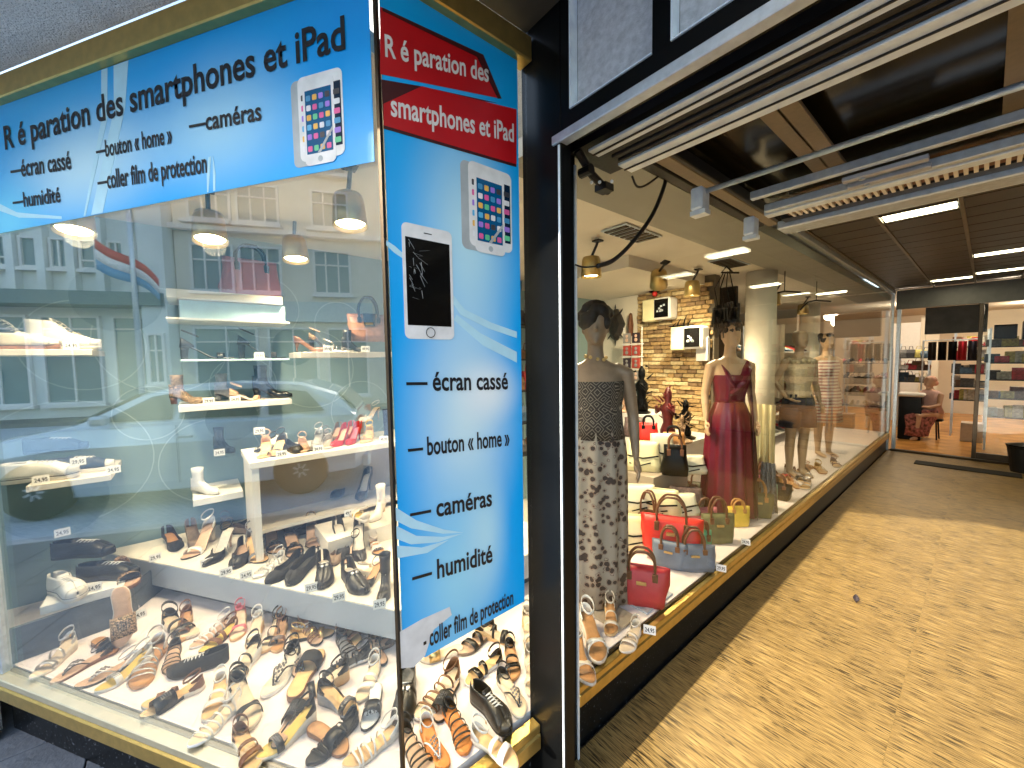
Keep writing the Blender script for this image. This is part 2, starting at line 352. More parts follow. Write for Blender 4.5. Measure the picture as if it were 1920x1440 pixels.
q = MB(); q.tube([(-.95, 1.10, 2.33), (-.95, 1.18, 2.27), (-.95, 1.28, 2.235)], .014, 8); q.tube([(-.97, 1.14, 2.27), (-.92, 1.14, 2.27)], .018, 10); q.box((-.97, 1.22, 2.225), (-.92, 1.27, 2.25)); q.build('end_bracket', blackmetal, sb)
for x in (-.92, -.87, -.90): MB().ball((x, 1.16 + (x + .9), 2.222), .006).build('bolt', aluw, sb)

gg = thing('sliding_gate_gear', 'aluminium runner tracks and tubes of the gate under the dark ceiling', 'gate track')
MB().tube([(-.775, 1.70, 2.285), (2.39, 1.70, 2.285)], .011, 8).build('tube', alu, gg, smooth=True)
MB().tube([(-.775, 1.725, 2.29), (2.39, 1.725, 2.29)], .006, 6).build('thin_tube', tanpanel, gg, smooth=True)
bx('track', (-.72, 2.20, 2.295), (2.39, 2.235, 2.33), alu, gg, r=.003)
bx('track', (-.72, 2.02, 2.31), (2.39, 2.05, 2.345), alu, gg, r=.003)
bx('track', (-.74, 2.26, 2.295), (2.39, 2.32, 2.33), aluw, gg, r=.003)
q = MB()
for k in range(106): q.box((-.66 + k * .026, 2.345, 2.305), (-.648 + k * .026, 2.435, 2.318))
g_ = q.build('grille_bars', woodpale, gg); bx('grille_back', (-.68, 2.34, 2.3185), (2.39, 2.44, 2.325), mat('grille_brown', (.18, .09, .05), .6), gg)
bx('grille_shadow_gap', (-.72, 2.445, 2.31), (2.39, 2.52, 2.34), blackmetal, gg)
bx('lower_rail', (-.763, 2.53, 2.285), (2.39, 2.67, 2.33), alu, gg, r=.006)
bx('lower_rail_edge', (-.763, 2.70, 2.30), (2.39, 2.735, 2.40), aluw, gg, r=.004)
for (x0, x1, y0) in ((-.40, -.16, 2.06), (-.40, -.16, 2.155), (.1, .36, 2.06)):
    p = bx('cover_plate', (x0, y0, 2.287), (x1, y0 + .035, 2.305), mat('blue_grey_plate', (.45, .47, .52), .4, .3), gg, r=.002)
    MB().lathe([(.001, 0), (.010, 0), (.010, .006), (.001, .006)], 10, (x0 + .06, y0 + .017, 2.28)).build('plate_screw', alu, p)
for (x, y) in ((-.79, 1.66), (-.79, 2.22)):
    q = MB(); q.bbox((x - .03, y, 2.21), (x + .02, y + .07, 2.30), .006); q.box((x - .035, y + .01, 2.19), (x + .028, y + .06, 2.209)); q.build('end_cap', aluw, gg)
q = MB(); q.bbox((-.86, 1.36, 2.36), (-.80, 2.70, 2.40), .004); q.build('side_runner', tanpanel, gg)
q = MB(); q.bbox((-.79, 1.36, 2.35), (-.77, 2.70, 2.40), .004); q.build('side_runner', blackmetal, gg)
q = MB(); q.bbox((-.93, 1.36, 2.37), (-.88, 2.70, 2.42), .004); q.build('side_runner', blackmetal, gg)
for (x0, x1) in ((-.492, -.448), (-.444, -.398)):
    bx('tan_ceiling_strip', (x0 - .02, 1.36, 2.385), (x1 - .006, 2.19, 2.40), tanpanel, r=.002, label='tan metal strip under the dark ceiling, %s' % ('the one nearer the window' if x0 < -.46 else 'the one nearer the ceiling tubes end'), cat='ceiling strip')
bx('orange_strip', (-.80, .995, 2.40), (-.765, 1.055, 2.43), mat('orange_paint', (.75, .28, .03), .5), label='short orange strip behind the shutter rail', cat='strip')
bx('far_beam', (.0, 1.36, 2.40), (.05, 2.19, 2.41), tanpanel, label='dim tan cross strip under the glossy dark ceiling', cat='ceiling strip')
# hanging cable
cb = [PX(1252, 312, -.95), PX(1245, 350, -.94), PX(1222, 405, -.93), PX(1185, 455, -.92), PX(1150, 488, -.92), PX(1120, 499, -.93)]
q = MB(); 
def smoothpath(P, k=6):
    out = []
    for i in range(len(P) - 1):
        p0, p1, p2, p3 = P[max(i - 1, 0)], P[i], P[i + 1], P[min(i + 2, len(P) - 1)]
        for j in range(k):
            t = j / k; out.append(.5 * ((2 * p1) + (p2 - p0) * t + (2 * p0 - 5 * p1 + 4 * p2 - p3) * t * t + (3 * p1 - p0 - 3 * p2 + p3) * t ** 3))
    out.append(P[-1]); return out
cab = thing('hanging_cable', 'thick black cable hanging in a curve from the shutter box', 'cable')
MB().tube(smoothpath(cb), .0085, 8).build('sheath', blackmetal, cab, smooth=True)
MB().tube(smoothpath([cb[-1], PX(1095, 501, -.95), PX(1078, 496, -.97)]), .003, 6).build('wire', blackmetal, cab, smooth=True)
MB().tube(smoothpath([PX(1185, 330, -.93), PX(1195, 350, -.93), PX(1215, 345, -.93), PX(1250, 318, -.93)]), .0045, 6).build('wire', blackmetal, cab, smooth=True)

# ================================================================== SIGNS
def gradmat(name, stops, spots, axis_len):
    """flat print: blue with pale blooms at given places (object space x,z)"""
    m = raw(name); n, l, b = nodes(m); b.inputs['Roughness'].default_value = .35
    tc = n.new('ShaderNodeTexCoord'); prev = None
    for (cx, cz, rx, rz, c) in spots:
        mp = n.new('ShaderNodeMapping'); mp.vector_type = 'POINT'; mp.inputs['Location'].default_value = (-cx / rx, 0, -cz / rz); mp.inputs['Scale'].default_value = (1 / rx, 0, 1 / rz)
        l.new(tc.outputs['Object'], mp.inputs[0]); gr = n.new('ShaderNodeVectorMath'); gr.operation = 'LENGTH'; l.new(mp.outputs[0], gr.inputs[0])
        mr = n.new('ShaderNodeMapRange'); mr.interpolation_type = 'SMOOTHSTEP'; mr.inputs[1].default_value = 0; mr.inputs[2].default_value = 1; mr.inputs[3].default_value = 1; mr.inputs[4].default_value = 0
        l.new(gr.outputs['Value'], mr.inputs[0]); mx = n.new('ShaderNodeMixRGB'); l.new(mr.outputs[0], mx.inputs[0])
        if prev is None: mx.inputs[1].default_value = (*stops, 1)
        else: l.new(prev, mx.inputs[1])
        mx.inputs[2].default_value = (*c, 1); prev = mx.outputs[0]
    l.new(prev, b.inputs['Base Color']); return m
ink = mat('black_ink', (.008, .008, .012), .4); inkw = mat('white_ink', (.70, .70, .70), .4); red = mat('red_print', (.50, .005, .010), .35, 0, .1, 6); darkred = mat('dark_red_print', (.05, .004, .006), .4)
pale = mat('pale_swoosh', (.48, .76, .90), .35, 0, .05)
def text_part(s, root, x0, z0, x1, z1, cap, m, y=-.0045, off=.0):
    cu = bpy.data.curves.new('lettering', 'FONT'); cu.body = s; cu.size = 1; cu.extrude = 0; cu.offset = .02 + off; cu.resolution_u = 3; cu.space_character = 1.0
    o = bpy.data.objects.new('tmp_text', cu); col.objects.link(o); dg = bpy.context.evaluated_depsgraph_get()
    me = bpy.data.meshes.new_from_object(o.evaluated_get(dg)); col.objects.unlink(o); bpy.data.objects.remove(o)
    xs = [v.co.x for v in me.vertices]; a, b_ = min(xs), max(xs); L = math.hypot(x1 - x0, z1 - z0); kx = L / (b_ - a); kz = cap / .73
    c, sn = (x1 - x0) / L, (z1 - z0) / L
    for v in me.vertices:
        u = (v.co.x - a) * kx; h = v.co.y * kz
        v.co = (x0 + u * c, y, z0 + u * sn + h)
    me.materials.clear(); me.materials.append(m)
    return link('lettering', me, root)
def poly(name, pts, y, m, root, th=.0006):
    return MB().prism(pts, y, y + th).build(name, m, root)
def L1p(x, y):
    s, z = S1(x, y); return (-s, z)
def L2p(x, y):
    p = PX(x, y, XG); return (p.y, p.z)
def cap_of(f, x, y0, y1): return abs(f(x, y0)[1] - f(x, y1)[1])

sg1 = thing('repair_banner', 'wide blue phone repair banner across the top of the slanting pane', 'sign'); frame1(sg1)
m_s1 = gradmat('blue_print_wide', (.0, .38, .90), [(-1.35, 2.42, .8, .42, (.04, .44, .86)), (-1.15, 2.28, .62, .26, (.52, .78, .93)), (-.55, 2.3, .42, .26, (.38, .70, .93)), (-1.62, 2.15, .3, .2, (.16, .62, .90)), (-.05, 2.5, .28, .3, (.0, .34, .88))], 0)
bx('backing', (-1.72, -.0022, 2.108), (-.016, -.0006, 2.5555), m_s1, sg1)
sw = [((-1.18, 2.11), (-1.17, 2.11), (-1.02, 2.40), (-1.0, 2.5535), (-1.03, 2.5535), (-1.05, 2.40)), ((-1.14, 2.11), (-1.08, 2.11), (-.93, 2.42), (-.90, 2.5535), (-.97, 2.5535), (-.985, 2.42)),
      ((-.60, 2.111), (-.595, 2.111), (-.585, 2.16), (-.575, 2.21), (-.585, 2.21), (-.597, 2.16)), ((-.575, 2.111), (-.567, 2.111), (-.562, 2.16), (-.568, 2.21), (-.572, 2.16)),
      ((-1.70, 2.20), (-1.55, 2.15), (-1.40, 2.13), (-1.30, 2.115), (-1.30, 2.125), (-1.42, 2.145), (-1.56, 2.17), (-1.70, 2.23))]
for s_ in sw: poly('swoosh', s_, -.0032, pale, sg1)
for s_, a, b_, c_ in (('R é paration des smartphones et iPad', (13, 281), (650, 93), (20, 233, 279)), ('—écran cassé', (24, 335), (137, 317), (60, 296, 331)), ('—humidité', (28, 391), (117, 379), (52, 361, 390)),
                      ('—bouton « home »', (184, 298), (326, 269), (205, 266, 299)), ('—coller film de protection', (187, 357), (391, 324), (218, 322, 358)), ('—caméras', (358, 251), (493, 226), (400, 210, 246))):
    p0 = L1p(*a); p1 = L1p(*b_); text_part(s_, sg1, p0[0], p0[1], p1[0], p1[1], cap_of(L1p, *c_), ink)
ICO = [(.75, .12, .35), (.1, .45, .75), (.8, .8, .82), (.12, .6, .3), (.05, .05, .06), (.35, .2, .7), (.85, .5, .1), (.06, .3, .55), (.8, .8, .8)]
icons = [mat('app_%d' % i, c, .3) for i, c in enumerate(ICO)]
phw = mat('phone_white', (.80, .80, .80), .25); phg = mat('phone_grey', (.42, .46, .48), .3); scr = mat('phone_screen_dark', (.004, .02, .05), .15); scrb = mat('phone_screen_blue', (.0, .10, .25), .2); scrk = mat('phone_screen_black', (.004, .004, .004), .12)
def rr(x0, x1, z0, z1, r, k=5):
    out = []
    for cx, cz, a0 in ((x1 - r, z0 + r, -90), (x1 - r, z1 - r, 0), (x0 + r, z1 - r, 90), (x0 + r, z0 + r, 180)):
        for i in range(k + 1): a = R(a0 + 90 * i / k); out.append((cx + r * math.cos(a), cz + r * math.sin(a)))
    return out
def phone_pair(root, x0, x1, z0, z1):
    W = x1 - x0; H = z1 - z0
    b1 = poly('phone_print', rr(x0, x0 + W * .78, z0 + H * .0, z1 - H * .02, W * .1), -.0030, phg, root)
    poly('screen', rr(x0 + W * .18, x0 + W * .5, z0 + H * .13, z1 - H * .14, .001), -.0037, scr, b1)
    for r_ in range(6): poly('icon', rr(x0 + W * .20, x0 + W * .28, z0 + H * (.16 + r_ * .115), z0 + H * (.16 + r_ * .115) + H * .065, W * .015), -.0044, icons[(r_ * 4 + 2) % 9], b1)
    b2 = poly('phone_print', rr(x0 + W * .14, x1, z0 + H * .05, z1, W * .1), -.0040, phw, root)
    p = poly('screen', rr(x0 + W * .80, x1 - W * .035, z0 + H * .16, z1 - H * .14, .001), -.0047, scr, b2)
    for r_ in range(6): poly('icon', rr(x0 + W * .83, x1 - W * .055, z0 + H * (.19 + r_ * .105), z0 + H * (.19 + r_ * .105) + H * .06, W * .015), -.0054, icons[(r_ * 2 + 3) % 9], b2)
    b3 = poly('phone_print', rr(x0 + W * .24, x0 + W * .84, z0 - H * .01, z1 - H * .05, W * .09), -.0050, phw, root)
    poly('screen', rr(x0 + W * .285, x0 + W * .79, z0 + H * .12, z1 - H * .17, .001), -.0057, scrb, b3)
    for r_ in range(6):
        for c_ in range(4):
            xa = x0 + W * (.31 + c_ * .122); za = z0 + H * (.15 + r_ * .108 + (.02 if r_ > 0 else -.005))
            poly('icon', rr(xa, xa + W * .085, za, za + H * .062, W * .018), -.0064, icons[(r_ * 5 + c_ * 3 + r_ * c_) % 9], b3)
    poly('glare', [(x0 + W * .5, z0 + H * .12), (x0 + W * .56, z0 + H * .12), (x0 + W * .80, z0 + H * .34), (x0 + W * .80, z0 + H * .38)], -.0070, phg, b3)
    MB().lathe([(.001, 0), (W * .045, 0), (W * .045, .0006), (.001, .0006)], 12).build('home_button', phg, b3, loc=(x0 + W * .54, -.0057, z0 + H * .05), rot=(R(90), 0, 0))
a = L1p(549, 215); b_ = L1p(646, 215); t_ = L1p(600, 138)[1]; u_ = L1p(600, 308)[1]
phone_pair(sg1, a[0], b_[0], u_, t_)
poly('phone_print', rr(-1.80 + .08, -1.675, 2.13, 2.36, .01), -.0036, scr, sg1)

sg2 = thing('vertical_repair_sign', 'tall blue phone repair sign covering the narrow corner pane', 'sign'); sg2.matrix_world = M2.copy()
m_s2 = gradmat('blue_print_tall', (.0, .40, .93), [(.66, 1.95, .24, .50, (.50, .80, .94)), (.64, 1.42, .26, .5, (.62, .84, .93)), (.72, 1.50, .17, .14, (.85, .93, .96)), (.60, .95, .22, .42, (.32, .70, .92)), (.70, 1.05, .12, .3, (.45, .76, .92))], 0)
poly('backing', [(.415, 2.566), (.866, 2.566), (.864, .755), (.482, .748), (.417, .84)], -.0022, m_s2, sg2, .0016)
poly('torn_corner', [L2p(*p) for p in ((745, 1186), (790, 1160), (842, 1137), (846, 1152), (812, 1180), (796, 1228), (775, 1250), (748, 1252))], -.0034, inkw, sg2)
B1 = [(712, 14), (905, 104), (939, 186), (712, 140)]; B2 = [(790, 163), (967, 206), (967, 309), (718, 236), (718, 196)]
poly('fold', [L2p(*p) for p in ((714, 150), (790, 163), (932, 194), (800, 178), (718, 226))], -.0030, darkred, sg2)
poly('red_arrow', [L2p(*p) for p in B1], -.0032, red, sg2)
poly('red_arrow', [L2p(*p) for p in B2], -.0040, red, sg2)
poly('dark_edge', [L2p(*p) for p in ((716, 16), (905, 104), (939, 186), (932, 186), (893, 108), (716, 22))], -.0040, darkred, sg2)
poly('dark_edge', [L2p(*p) for p in ((718, 236), (967, 309), (967, 314), (718, 242))], -.0036, darkred, sg2)
for s_ in (((722, 450), (740, 462), (765, 485), (765, 492), (738, 474), (722, 459)), ((832, 532), (870, 580), (920, 605), (968, 622), (968, 634), (915, 616), (862, 590), (830, 540)), ((855, 590), (900, 625), (968, 660), (968, 680), (905, 648), (850, 600)),
           ((740, 950), (780, 975), (830, 992), (868, 998), (830, 1000), (770, 990), (740, 975)), ((742, 985), (780, 1004), (830, 1006), (866, 1000), (820, 1016), (770, 1020), (743, 1010)), ((743, 1022), (790, 1026), (840, 1012), (800, 1036), (744, 1046))):
    poly('swoosh', [L2p(*p) for p in s_], -.0032, pale, sg2)
for s_, a, b_, c_, m_ in (('R é paration des', (721, 107), (915, 155), (728, 66, 108), inkw), ('smartphones et iPad', (732, 218), (962, 267), (928, 226, 262), inkw), ('— écran cassé', (761, 733), (951, 729), (803, 700, 738), ink),
                          ('— bouton « home »', (764, 857), (954, 834), (798, 824, 860), ink), ('— caméras', (768, 978), (921, 947), (815, 935, 972), ink), ('— humidité', (772, 1098), (922, 1052), (818, 1054, 1092), ink), ('- coller film de protection', (793, 1216), (961, 1131), (823, 1180, 1214), ink)):
    p0 = L2p(*a); p1 = L2p(*b_); text_part(s_, sg2, p0[0], p0[1], p1[0], p1[1], cap_of(L2p, *c_), m_)
a = L2p(864, 400); b_ = L2p(958, 400); t_ = L2p(910, 312)[1]; u_ = L2p(910, 474)[1]
phone_pair(sg2, a[0], b_[0], u_, t_)
a = L2p(755, 530); b_ = L2p(848, 530); t_ = L2p(800, 426)[1]; u_ = L2p(800, 636)[1]
p = poly('phone_print', rr(a[0], b_[0], u_, t_, .016), -.0036, phw, sg2); W = b_[0] - a[0]; H = t_ - u_
poly('screen', rr(a[0] + W * .06, b_[0] - W * .06, u_ + H * .12, t_ - H * .12, .001), -.0043, scrk, p)
MB().lathe([(.0125, 0), (.0145, 0), (.0145, .0006), (.0125, .0006), (.0125, 0)], 20).build('home_button', ink, p, loc=(a[0] + W * .5, -.0043, u_ + H * .06), rot=(R(90), 0, 0))
poly('speaker_slot', rr(a[0] + W * .42, a[0] + W * .58, t_ - H * .065, t_ - H * .057, .001), -.0043, ink, p)
rc = random.Random(3); q = MB()
for k in range(26):
    ang = rc.uniform(-.3, 1.7); x = a[0] + W * (.1 + .25 * rc.random()); z = t_ - H * (.14 + .5 * rc.random() ** 1.5); L_ = W * rc.uniform(.04, .22)
    x1 = min(x + math.cos(ang) * L_, b_[0] - W * .08); z1 = min(max(z - math.sin(ang) * L_, u_ + H * .14), t_ - H * .13); q.prism([(x, z), (x + .0012, z), (x1 + .0004, z1), (x1, z1)], -.0049, -.0043)
q.build('screen_cracks', phg, p)

# ================================================================== DISPLAY BEHIND THE SLANTING PANE
def ipt(s, o): p = CORNER + D1 * s + N1 * o; return (p.x, p.y)
def slabpoly(name, pts, z0, z1, m, **k):
    return MB().loft([[(x, y, z0) for x, y in pts], [(x, y, z1) for x, y in pts]]).build(name, m, **k)
ZF = .30; ZP = .50
slabpoly('display_floor', [(-1.03, .425), (-1.03, 1.128), (-1.03, 8.84), (-2.25, 8.84), (-2.25, 1.75), (-3.30, 1.75), (-3.30, -.97), ipt(1.95, .03)], .264, ZF, pinkpaper, kind='structure')
slabpoly('stage_front', [(-2.25, 1.76), (-2.25, 8.84), (-2.23, 8.84), (-2.23, 1.76)], -.02, .2635, cream, kind='structure')
pl = slabpoly('display_step', [(-3.29, -.455), (-1.60, .655), (-1.60, 1.70), (-3.29, 1.70)], .372, ZP, fascia, label='grey step with pale top carrying the pumps and loafers', cat='display step')
slabpoly('step_top', [(-3.288, -.452), (-1.602, .657), (-1.602, 1.698), (-3.288, 1.698)], ZP + .0005, ZP + .006, woodpale, parent=pl)
slabpoly('step_base', [(-3.28, -.36), (-1.66, .70), (-1.66, 1.69), (-3.28, 1.69)], .3005, .3715, slate, parent=pl)
bw = bx('back_wall', (-3.40, -1.2, .0), (-3.32, 4.3, 2.6), aqua, kind='structure')
slabpoly('side_wall', [(-2.645, -.715), (-3.32, -.93), (-3.32, -1.0), (-2.655, -.76)], 0, 2.6, aqua, kind='structure')
_a = PZ(14, 1250, ZF); _b = PZ(222, 1172, ZF); _c = Vector((-3.03, -.16, 0))
slabpoly('slate_panel', [(_a.x, _a.y), (_b.x, _b.y), (_b.x - .02, _b.y + .015), (_a.x - .02, _a.y + .0)], ZF + .0005, .458, slate, label='dark slate panel beneath the low white ledge', cat='panel')
slabpoly('slate_panel', [(_b.x, _b.y + .001), (_c.x, _c.y), (_c.x - .02, _c.y + .0), (_b.x - .02, _b.y + .018)], ZF + .0005, .458, slate, label='dark slate panel running back to the grey step', cat='panel')
rr_ = random.Random(5)
for (y, z, r_) in ((-.1, 1.75, .33), (.45, 2.0, .22), (-.55, 1.05, .36), (.1, .95, .28), (.3, 1.45, .2), (-.45, 1.72, .26), (.75, 1.55, .3), (1.1, 1.2, .24), (-.2, 1.3, .17), (.95, 1.9, .18)):
    p = MB().lathe([(r_ - .006, 0), (r_, 0), (r_, .002), (r_ - .006, .002), (r_ - .006, 0)], 40).build('printed_ring', aqua2, bw, loc=(-3.3195, y, z), rot=(0, R(90), 0))
for (y, z, r_) in ((-.62, .85, .22), (.22, 1.22, .15), (-.3, 2.0, .2), (.62, 1.72, .14)):
    MB().lathe([(.001, 0), (r_, 0), (r_, .002), (.001, .002)], 32).build('printed_disc', mat('teal_disc', (.15, .25, .27), .5, 0, .05), bw, loc=(-3.3192, y, z), rot=(0, R(90), 0))
def shelf(name, x0, x1, y0, y1, z, th, m, label): return bx(name, (x0, y0, z - th), (x1, y1, z), m, r=.002, label=label, cat='shelf', group='shelves in the slanting display')
def yat(px, X, py=700): return PX(px, py, X).y
shelf('shelf', -3.31, -2.92, yat(-30, -2.9), yat(172, -2.92, 650), 1.685, .03, woodpale, 'pale shelf under the high-top sneakers')
shelf('shelf', -3.31, -2.88, yat(46, -2.88, 895), yat(205, -2.88, 860), 1.035, .03, woodpale, 'pale shelf under the low white and navy sneakers')
shelf('shelf', -3.0, -2.72, yat(72, -2.72, 1120), yat(232, -2.72, 1095), .50, .04, white, 'low white ledge under the black lace-ups and white shoe')
shelf('shelf', -3.31, -2.95, yat(345, -2.95), yat(443, -2.95), .80, .04, white, 'small white shelf under the white boot')
shelf('shelf', -3.31, -2.95, yat(330, -2.95), yat(545, -2.95), 1.36, .035, white, 'white shelf under the boots below the black heels')
shelf('shelf', -3.31, -2.98, yat(340, -2.98), yat(545, -2.98), 1.63, .012, frostshelf, 'glassy shelf under the two black heeled sandals')
shelf('shelf', -3.31, -2.95, yat(318, -2.95), yat(548, -2.95), 1.87, .012, white, 'thin white shelf below the aqua box')
shelf('shelf', -3.31, -2.95, yat(322, -2.95), yat(537, -2.95), 2.03, .05, white, 'thick white shelf under the pink handbag')
shelf('shelf', -3.0, -2.65, yat(565, -2.65), yat(745, -2.65), 1.665, .035, woodpale, 'pale shelf under the brown handbag')
bx('aqua_box', (-3.30, yat(345, -3.0), 1.871), (-3.0, yat(540, -3.0), 1.975), frostshelf, label='frosted aqua light box between two white shelves', cat='light box')
cbn = thing('shoe_cabinet', 'open taupe cabinet with pale top under the row of red and silver heels', 'cabinet')
bx('top', (-2.92, .225, 1.035), (-2.48, 1.55, 1.07), woodpale, cbn, r=.002)
bx('side_panel', (-2.92, .235, ZP + .007), (-2.50, .268, 1.0345), woodpale, cbn)
bx('side_panel', (-2.92, 1.40, ZP + .007), (-2.50, 1.43, 1.0345), woodpale, cbn)
bx('back_panel', (-2.92, .27, ZP + .007), (-2.90, 1.398, 1.0345), taupe, cbn)
bx('inner_board', (-2.899, .27, .62), (-2.62, 1.398, .64), woodpale, cbn)
bx('riser', (-2.60, .55, ZP + .007), (-2.3, 1.30, .60), woodpale, label='pale riser block behind the pumps on the step', cat='display block')
bx('riser', (-2.25, 1.02, ZP + .007), (-1.75, 1.45, .66), woodpale, label='pale riser block close to the corner post', cat='display block')

# ------------------------------------------------------------------ shoes
def lerp(a, b, t): return a + (b - a) * t
def prof(tab, t):
    for i in range(len(tab) - 1):
        if t <= tab[i + 1][0]: return lerp(tab[i][1], tab[i + 1][1], (t - tab[i][0]) / max(1e-9, tab[i + 1][0] - tab[i][0]))
    return tab[-1][1]
def sst(a, b, t): t = min(1, max(0, (t - a) / (b - a))); return t * t * (3 - 2 * t)
WT = [(0, .006), (.02, .018), (.06, .026), (.14, .031), (.28, .030), (.42, .029), (.58, .036), (.72, .041), (.82, .039), (.90, .031), (.96, .020), (.99, .010), (1, .004)]
WP = [(0, .006), (.02, .016), (.06, .023), (.14, .027), (.28, .026), (.42, .026), (.58, .033), (.72, .037), (.82, .032), (.90, .022), (.96, .012), (.99, .006), (1, .002)]
def ST(n=18): return [0, .015, .04, .08] + [.08 + .84 * i / n for i in range(1, n)] + [.92, .95, .975, .99, 1]
class Shoe:
    def __init__(s, L=.25, hh=0., base=.010, pointy=False, wedge=False, toe_thick=None, side=1, wide=1.):
        s.L, s.hh, s.base, s.wt, s.wedge, s.side, s.wide = L, hh, base, (WP if pointy else WT), wedge, side, wide
    def w(s, t): return prof(s.wt, t) * s.L / .25 * s.wide
    def c(s, t): return s.side * (.006 * math.sin(t * math.pi * 1.1) - .008 * sst(.7, 1, t))
    def zb(s, t): return s.hh * (1 - sst(.12, .68, t)) + .004 * sst(.85, 1, t)     # underside
    def zt(s, t): return s.zb(t) + s.base
    def slab(s, inset, zl, zh, t0=0., t1=1., n=16):
        T = [t for t in ST(n) if t0 <= t <= t1]; q = MB(); rings = []
        for t in T:
            x = t * s.L; x = min(max(x, inset * .9), s.L - inset * .9); w_ = max(.001, s.w(t) - inset); c = s.c(t); a, b = zl(t), zh(t)
            rings.append([(x, c - w_, a), (x, c - w_ - .0008, (a + b) / 2), (x, c - w_, b), (x, c - w_ * .5, b), (x, c, b), (x, c + w_ * .5, b), (x, c + w_, b), (x, c + w_ + .0008, (a + b) / 2), (x, c + w_, a), (x, c, a)])
        return q.loft(rings)
    def sole(s): return s.slab(0, (lambda t: 0 if s.wedge and t < .97 else s.zb(t)), s.zt)
    def footbed(s, ins=.003): return s.slab(ins, s.zt, lambda t: s.zt(t) + .002)
    def strap(s, t, h, wid, sk=0., q=None, thick=.0022, wob=0.):
        q = q or MB(); rings = []; N = 12
        for k in range(N + 1):
            a = math.pi * k / N; tt = t + sk * (k / N - .5); x = tt * s.L; w_ = s.w(tt); c = s.c(tt); z0 = s.zt(tt) - .004
            y = c + (w_ + .001) * math.copysign(abs(math.cos(a)) ** .8, math.cos(a)); z = z0 + (h + .004) * math.sin(a) ** .75 + wob * math.sin(7 * a)
            n_ = Vector((0, math.cos(a), math.sin(a)))
            rings.append([(x - wid / 2, y, z), (x + wid / 2, y, z), (x + wid / 2, y + n_.y * thick, z + n_.z * thick), (x - wid / 2, y + n_.y * thick, z + n_.z * thick)])
        return q.loft(rings)
    def ankle(s, h=.07, r=.0022, q=None, gap=0, flat=.012):
        q = q or MB(); rings = []; N = 20; rx, ry = .036 * s.L / .25, .026 * s.L / .25; cx = .20 * s.L
        for k in range(N):
            a = 2 * math.pi * k / N; x = cx + rx * math.cos(a); y = s.c(.2) + ry * math.sin(a); z = s.zt(.15) + h - .018 * math.cos(a)
            n_ = Vector((math.cos(a), math.sin(a), 0)); rings.append([(x, y, z - flat / 2), (x + n_.x * r, y + n_.y * r, z - flat / 2), (x + n_.x * r, y + n_.y * r, z + flat / 2), (x, y, z + flat / 2)])
        rings.append(rings[0]); q.loft(rings, caps=False)
        return q
    def counter(s, h=.06, q=None, t1=.22, dz=0.):     # shell round the heel
        q = q or MB(); rings = []; N = 16
        for k in range(N + 1):
            u = -1 + 2 * k / N; t = t1 * abs(u) ** 1.5; x = t * s.L; y = s.c(t) + math.copysign(s.w(t), u) if abs(u) > .02 else s.c(0); hz = h * (1 - .75 * abs(u) ** 1.4); z0 = s.zt(t) - .002
            rings.append([(x, y, z0), (x + .004, y * .96, z0 + hz * .6), (x + .006, y * .93, z0 + hz), (x + .0075, y * .86, z0 + hz), (x + .0055, y * .9, z0 + hz * .6), (x + .002, y * .93, z0)])
        return q.loft(rings)
    def upper(s, H, opn, lip=.0, n=16, t0=0., t1=1.):
        """closed upper; H(t) height over the footbed, opn(t) in 0..1 = how much of the arch is cut away on top"""
        T = [t for t in ST(n) if t0 <= t <= t1]; q = MB(); K = 7
        for sd in (-1, 1):
            outer = []; inner = []
            for t in T:
                am = math.pi / 2 * (1 - opn(t)); x = t * s.L; w_ = s.w(t); c = s.c(t); z0 = s.zt(t) - .004; h = H(t) + .004; ro = []; ri = []
                for k in range(K + 1):
                    a = am * k / K; y = w_ * abs(math.cos(a)) ** .7; z = h * math.sin(a) ** .85 if opn(t) < .05 else h * (k / K) * 1.0
                    if opn(t) >= .05: y = w_ * (1 - (1 - math.cos(am * k / K) ** .7) * .55)
                    ro.append((x, c + sd * (y + .0012), z0 + z)); ri.append((x, c + sd * max(0, y - .0012), z0 + z - (.0012 if opn(t) < .05 else 0)))
                outer.append(ro); inner.append(ri)
            q.loft([o + list(reversed(i)) for o, i in zip(outer, inner)])
        return q
_sh = {}
def sm(key): return SHM[key]
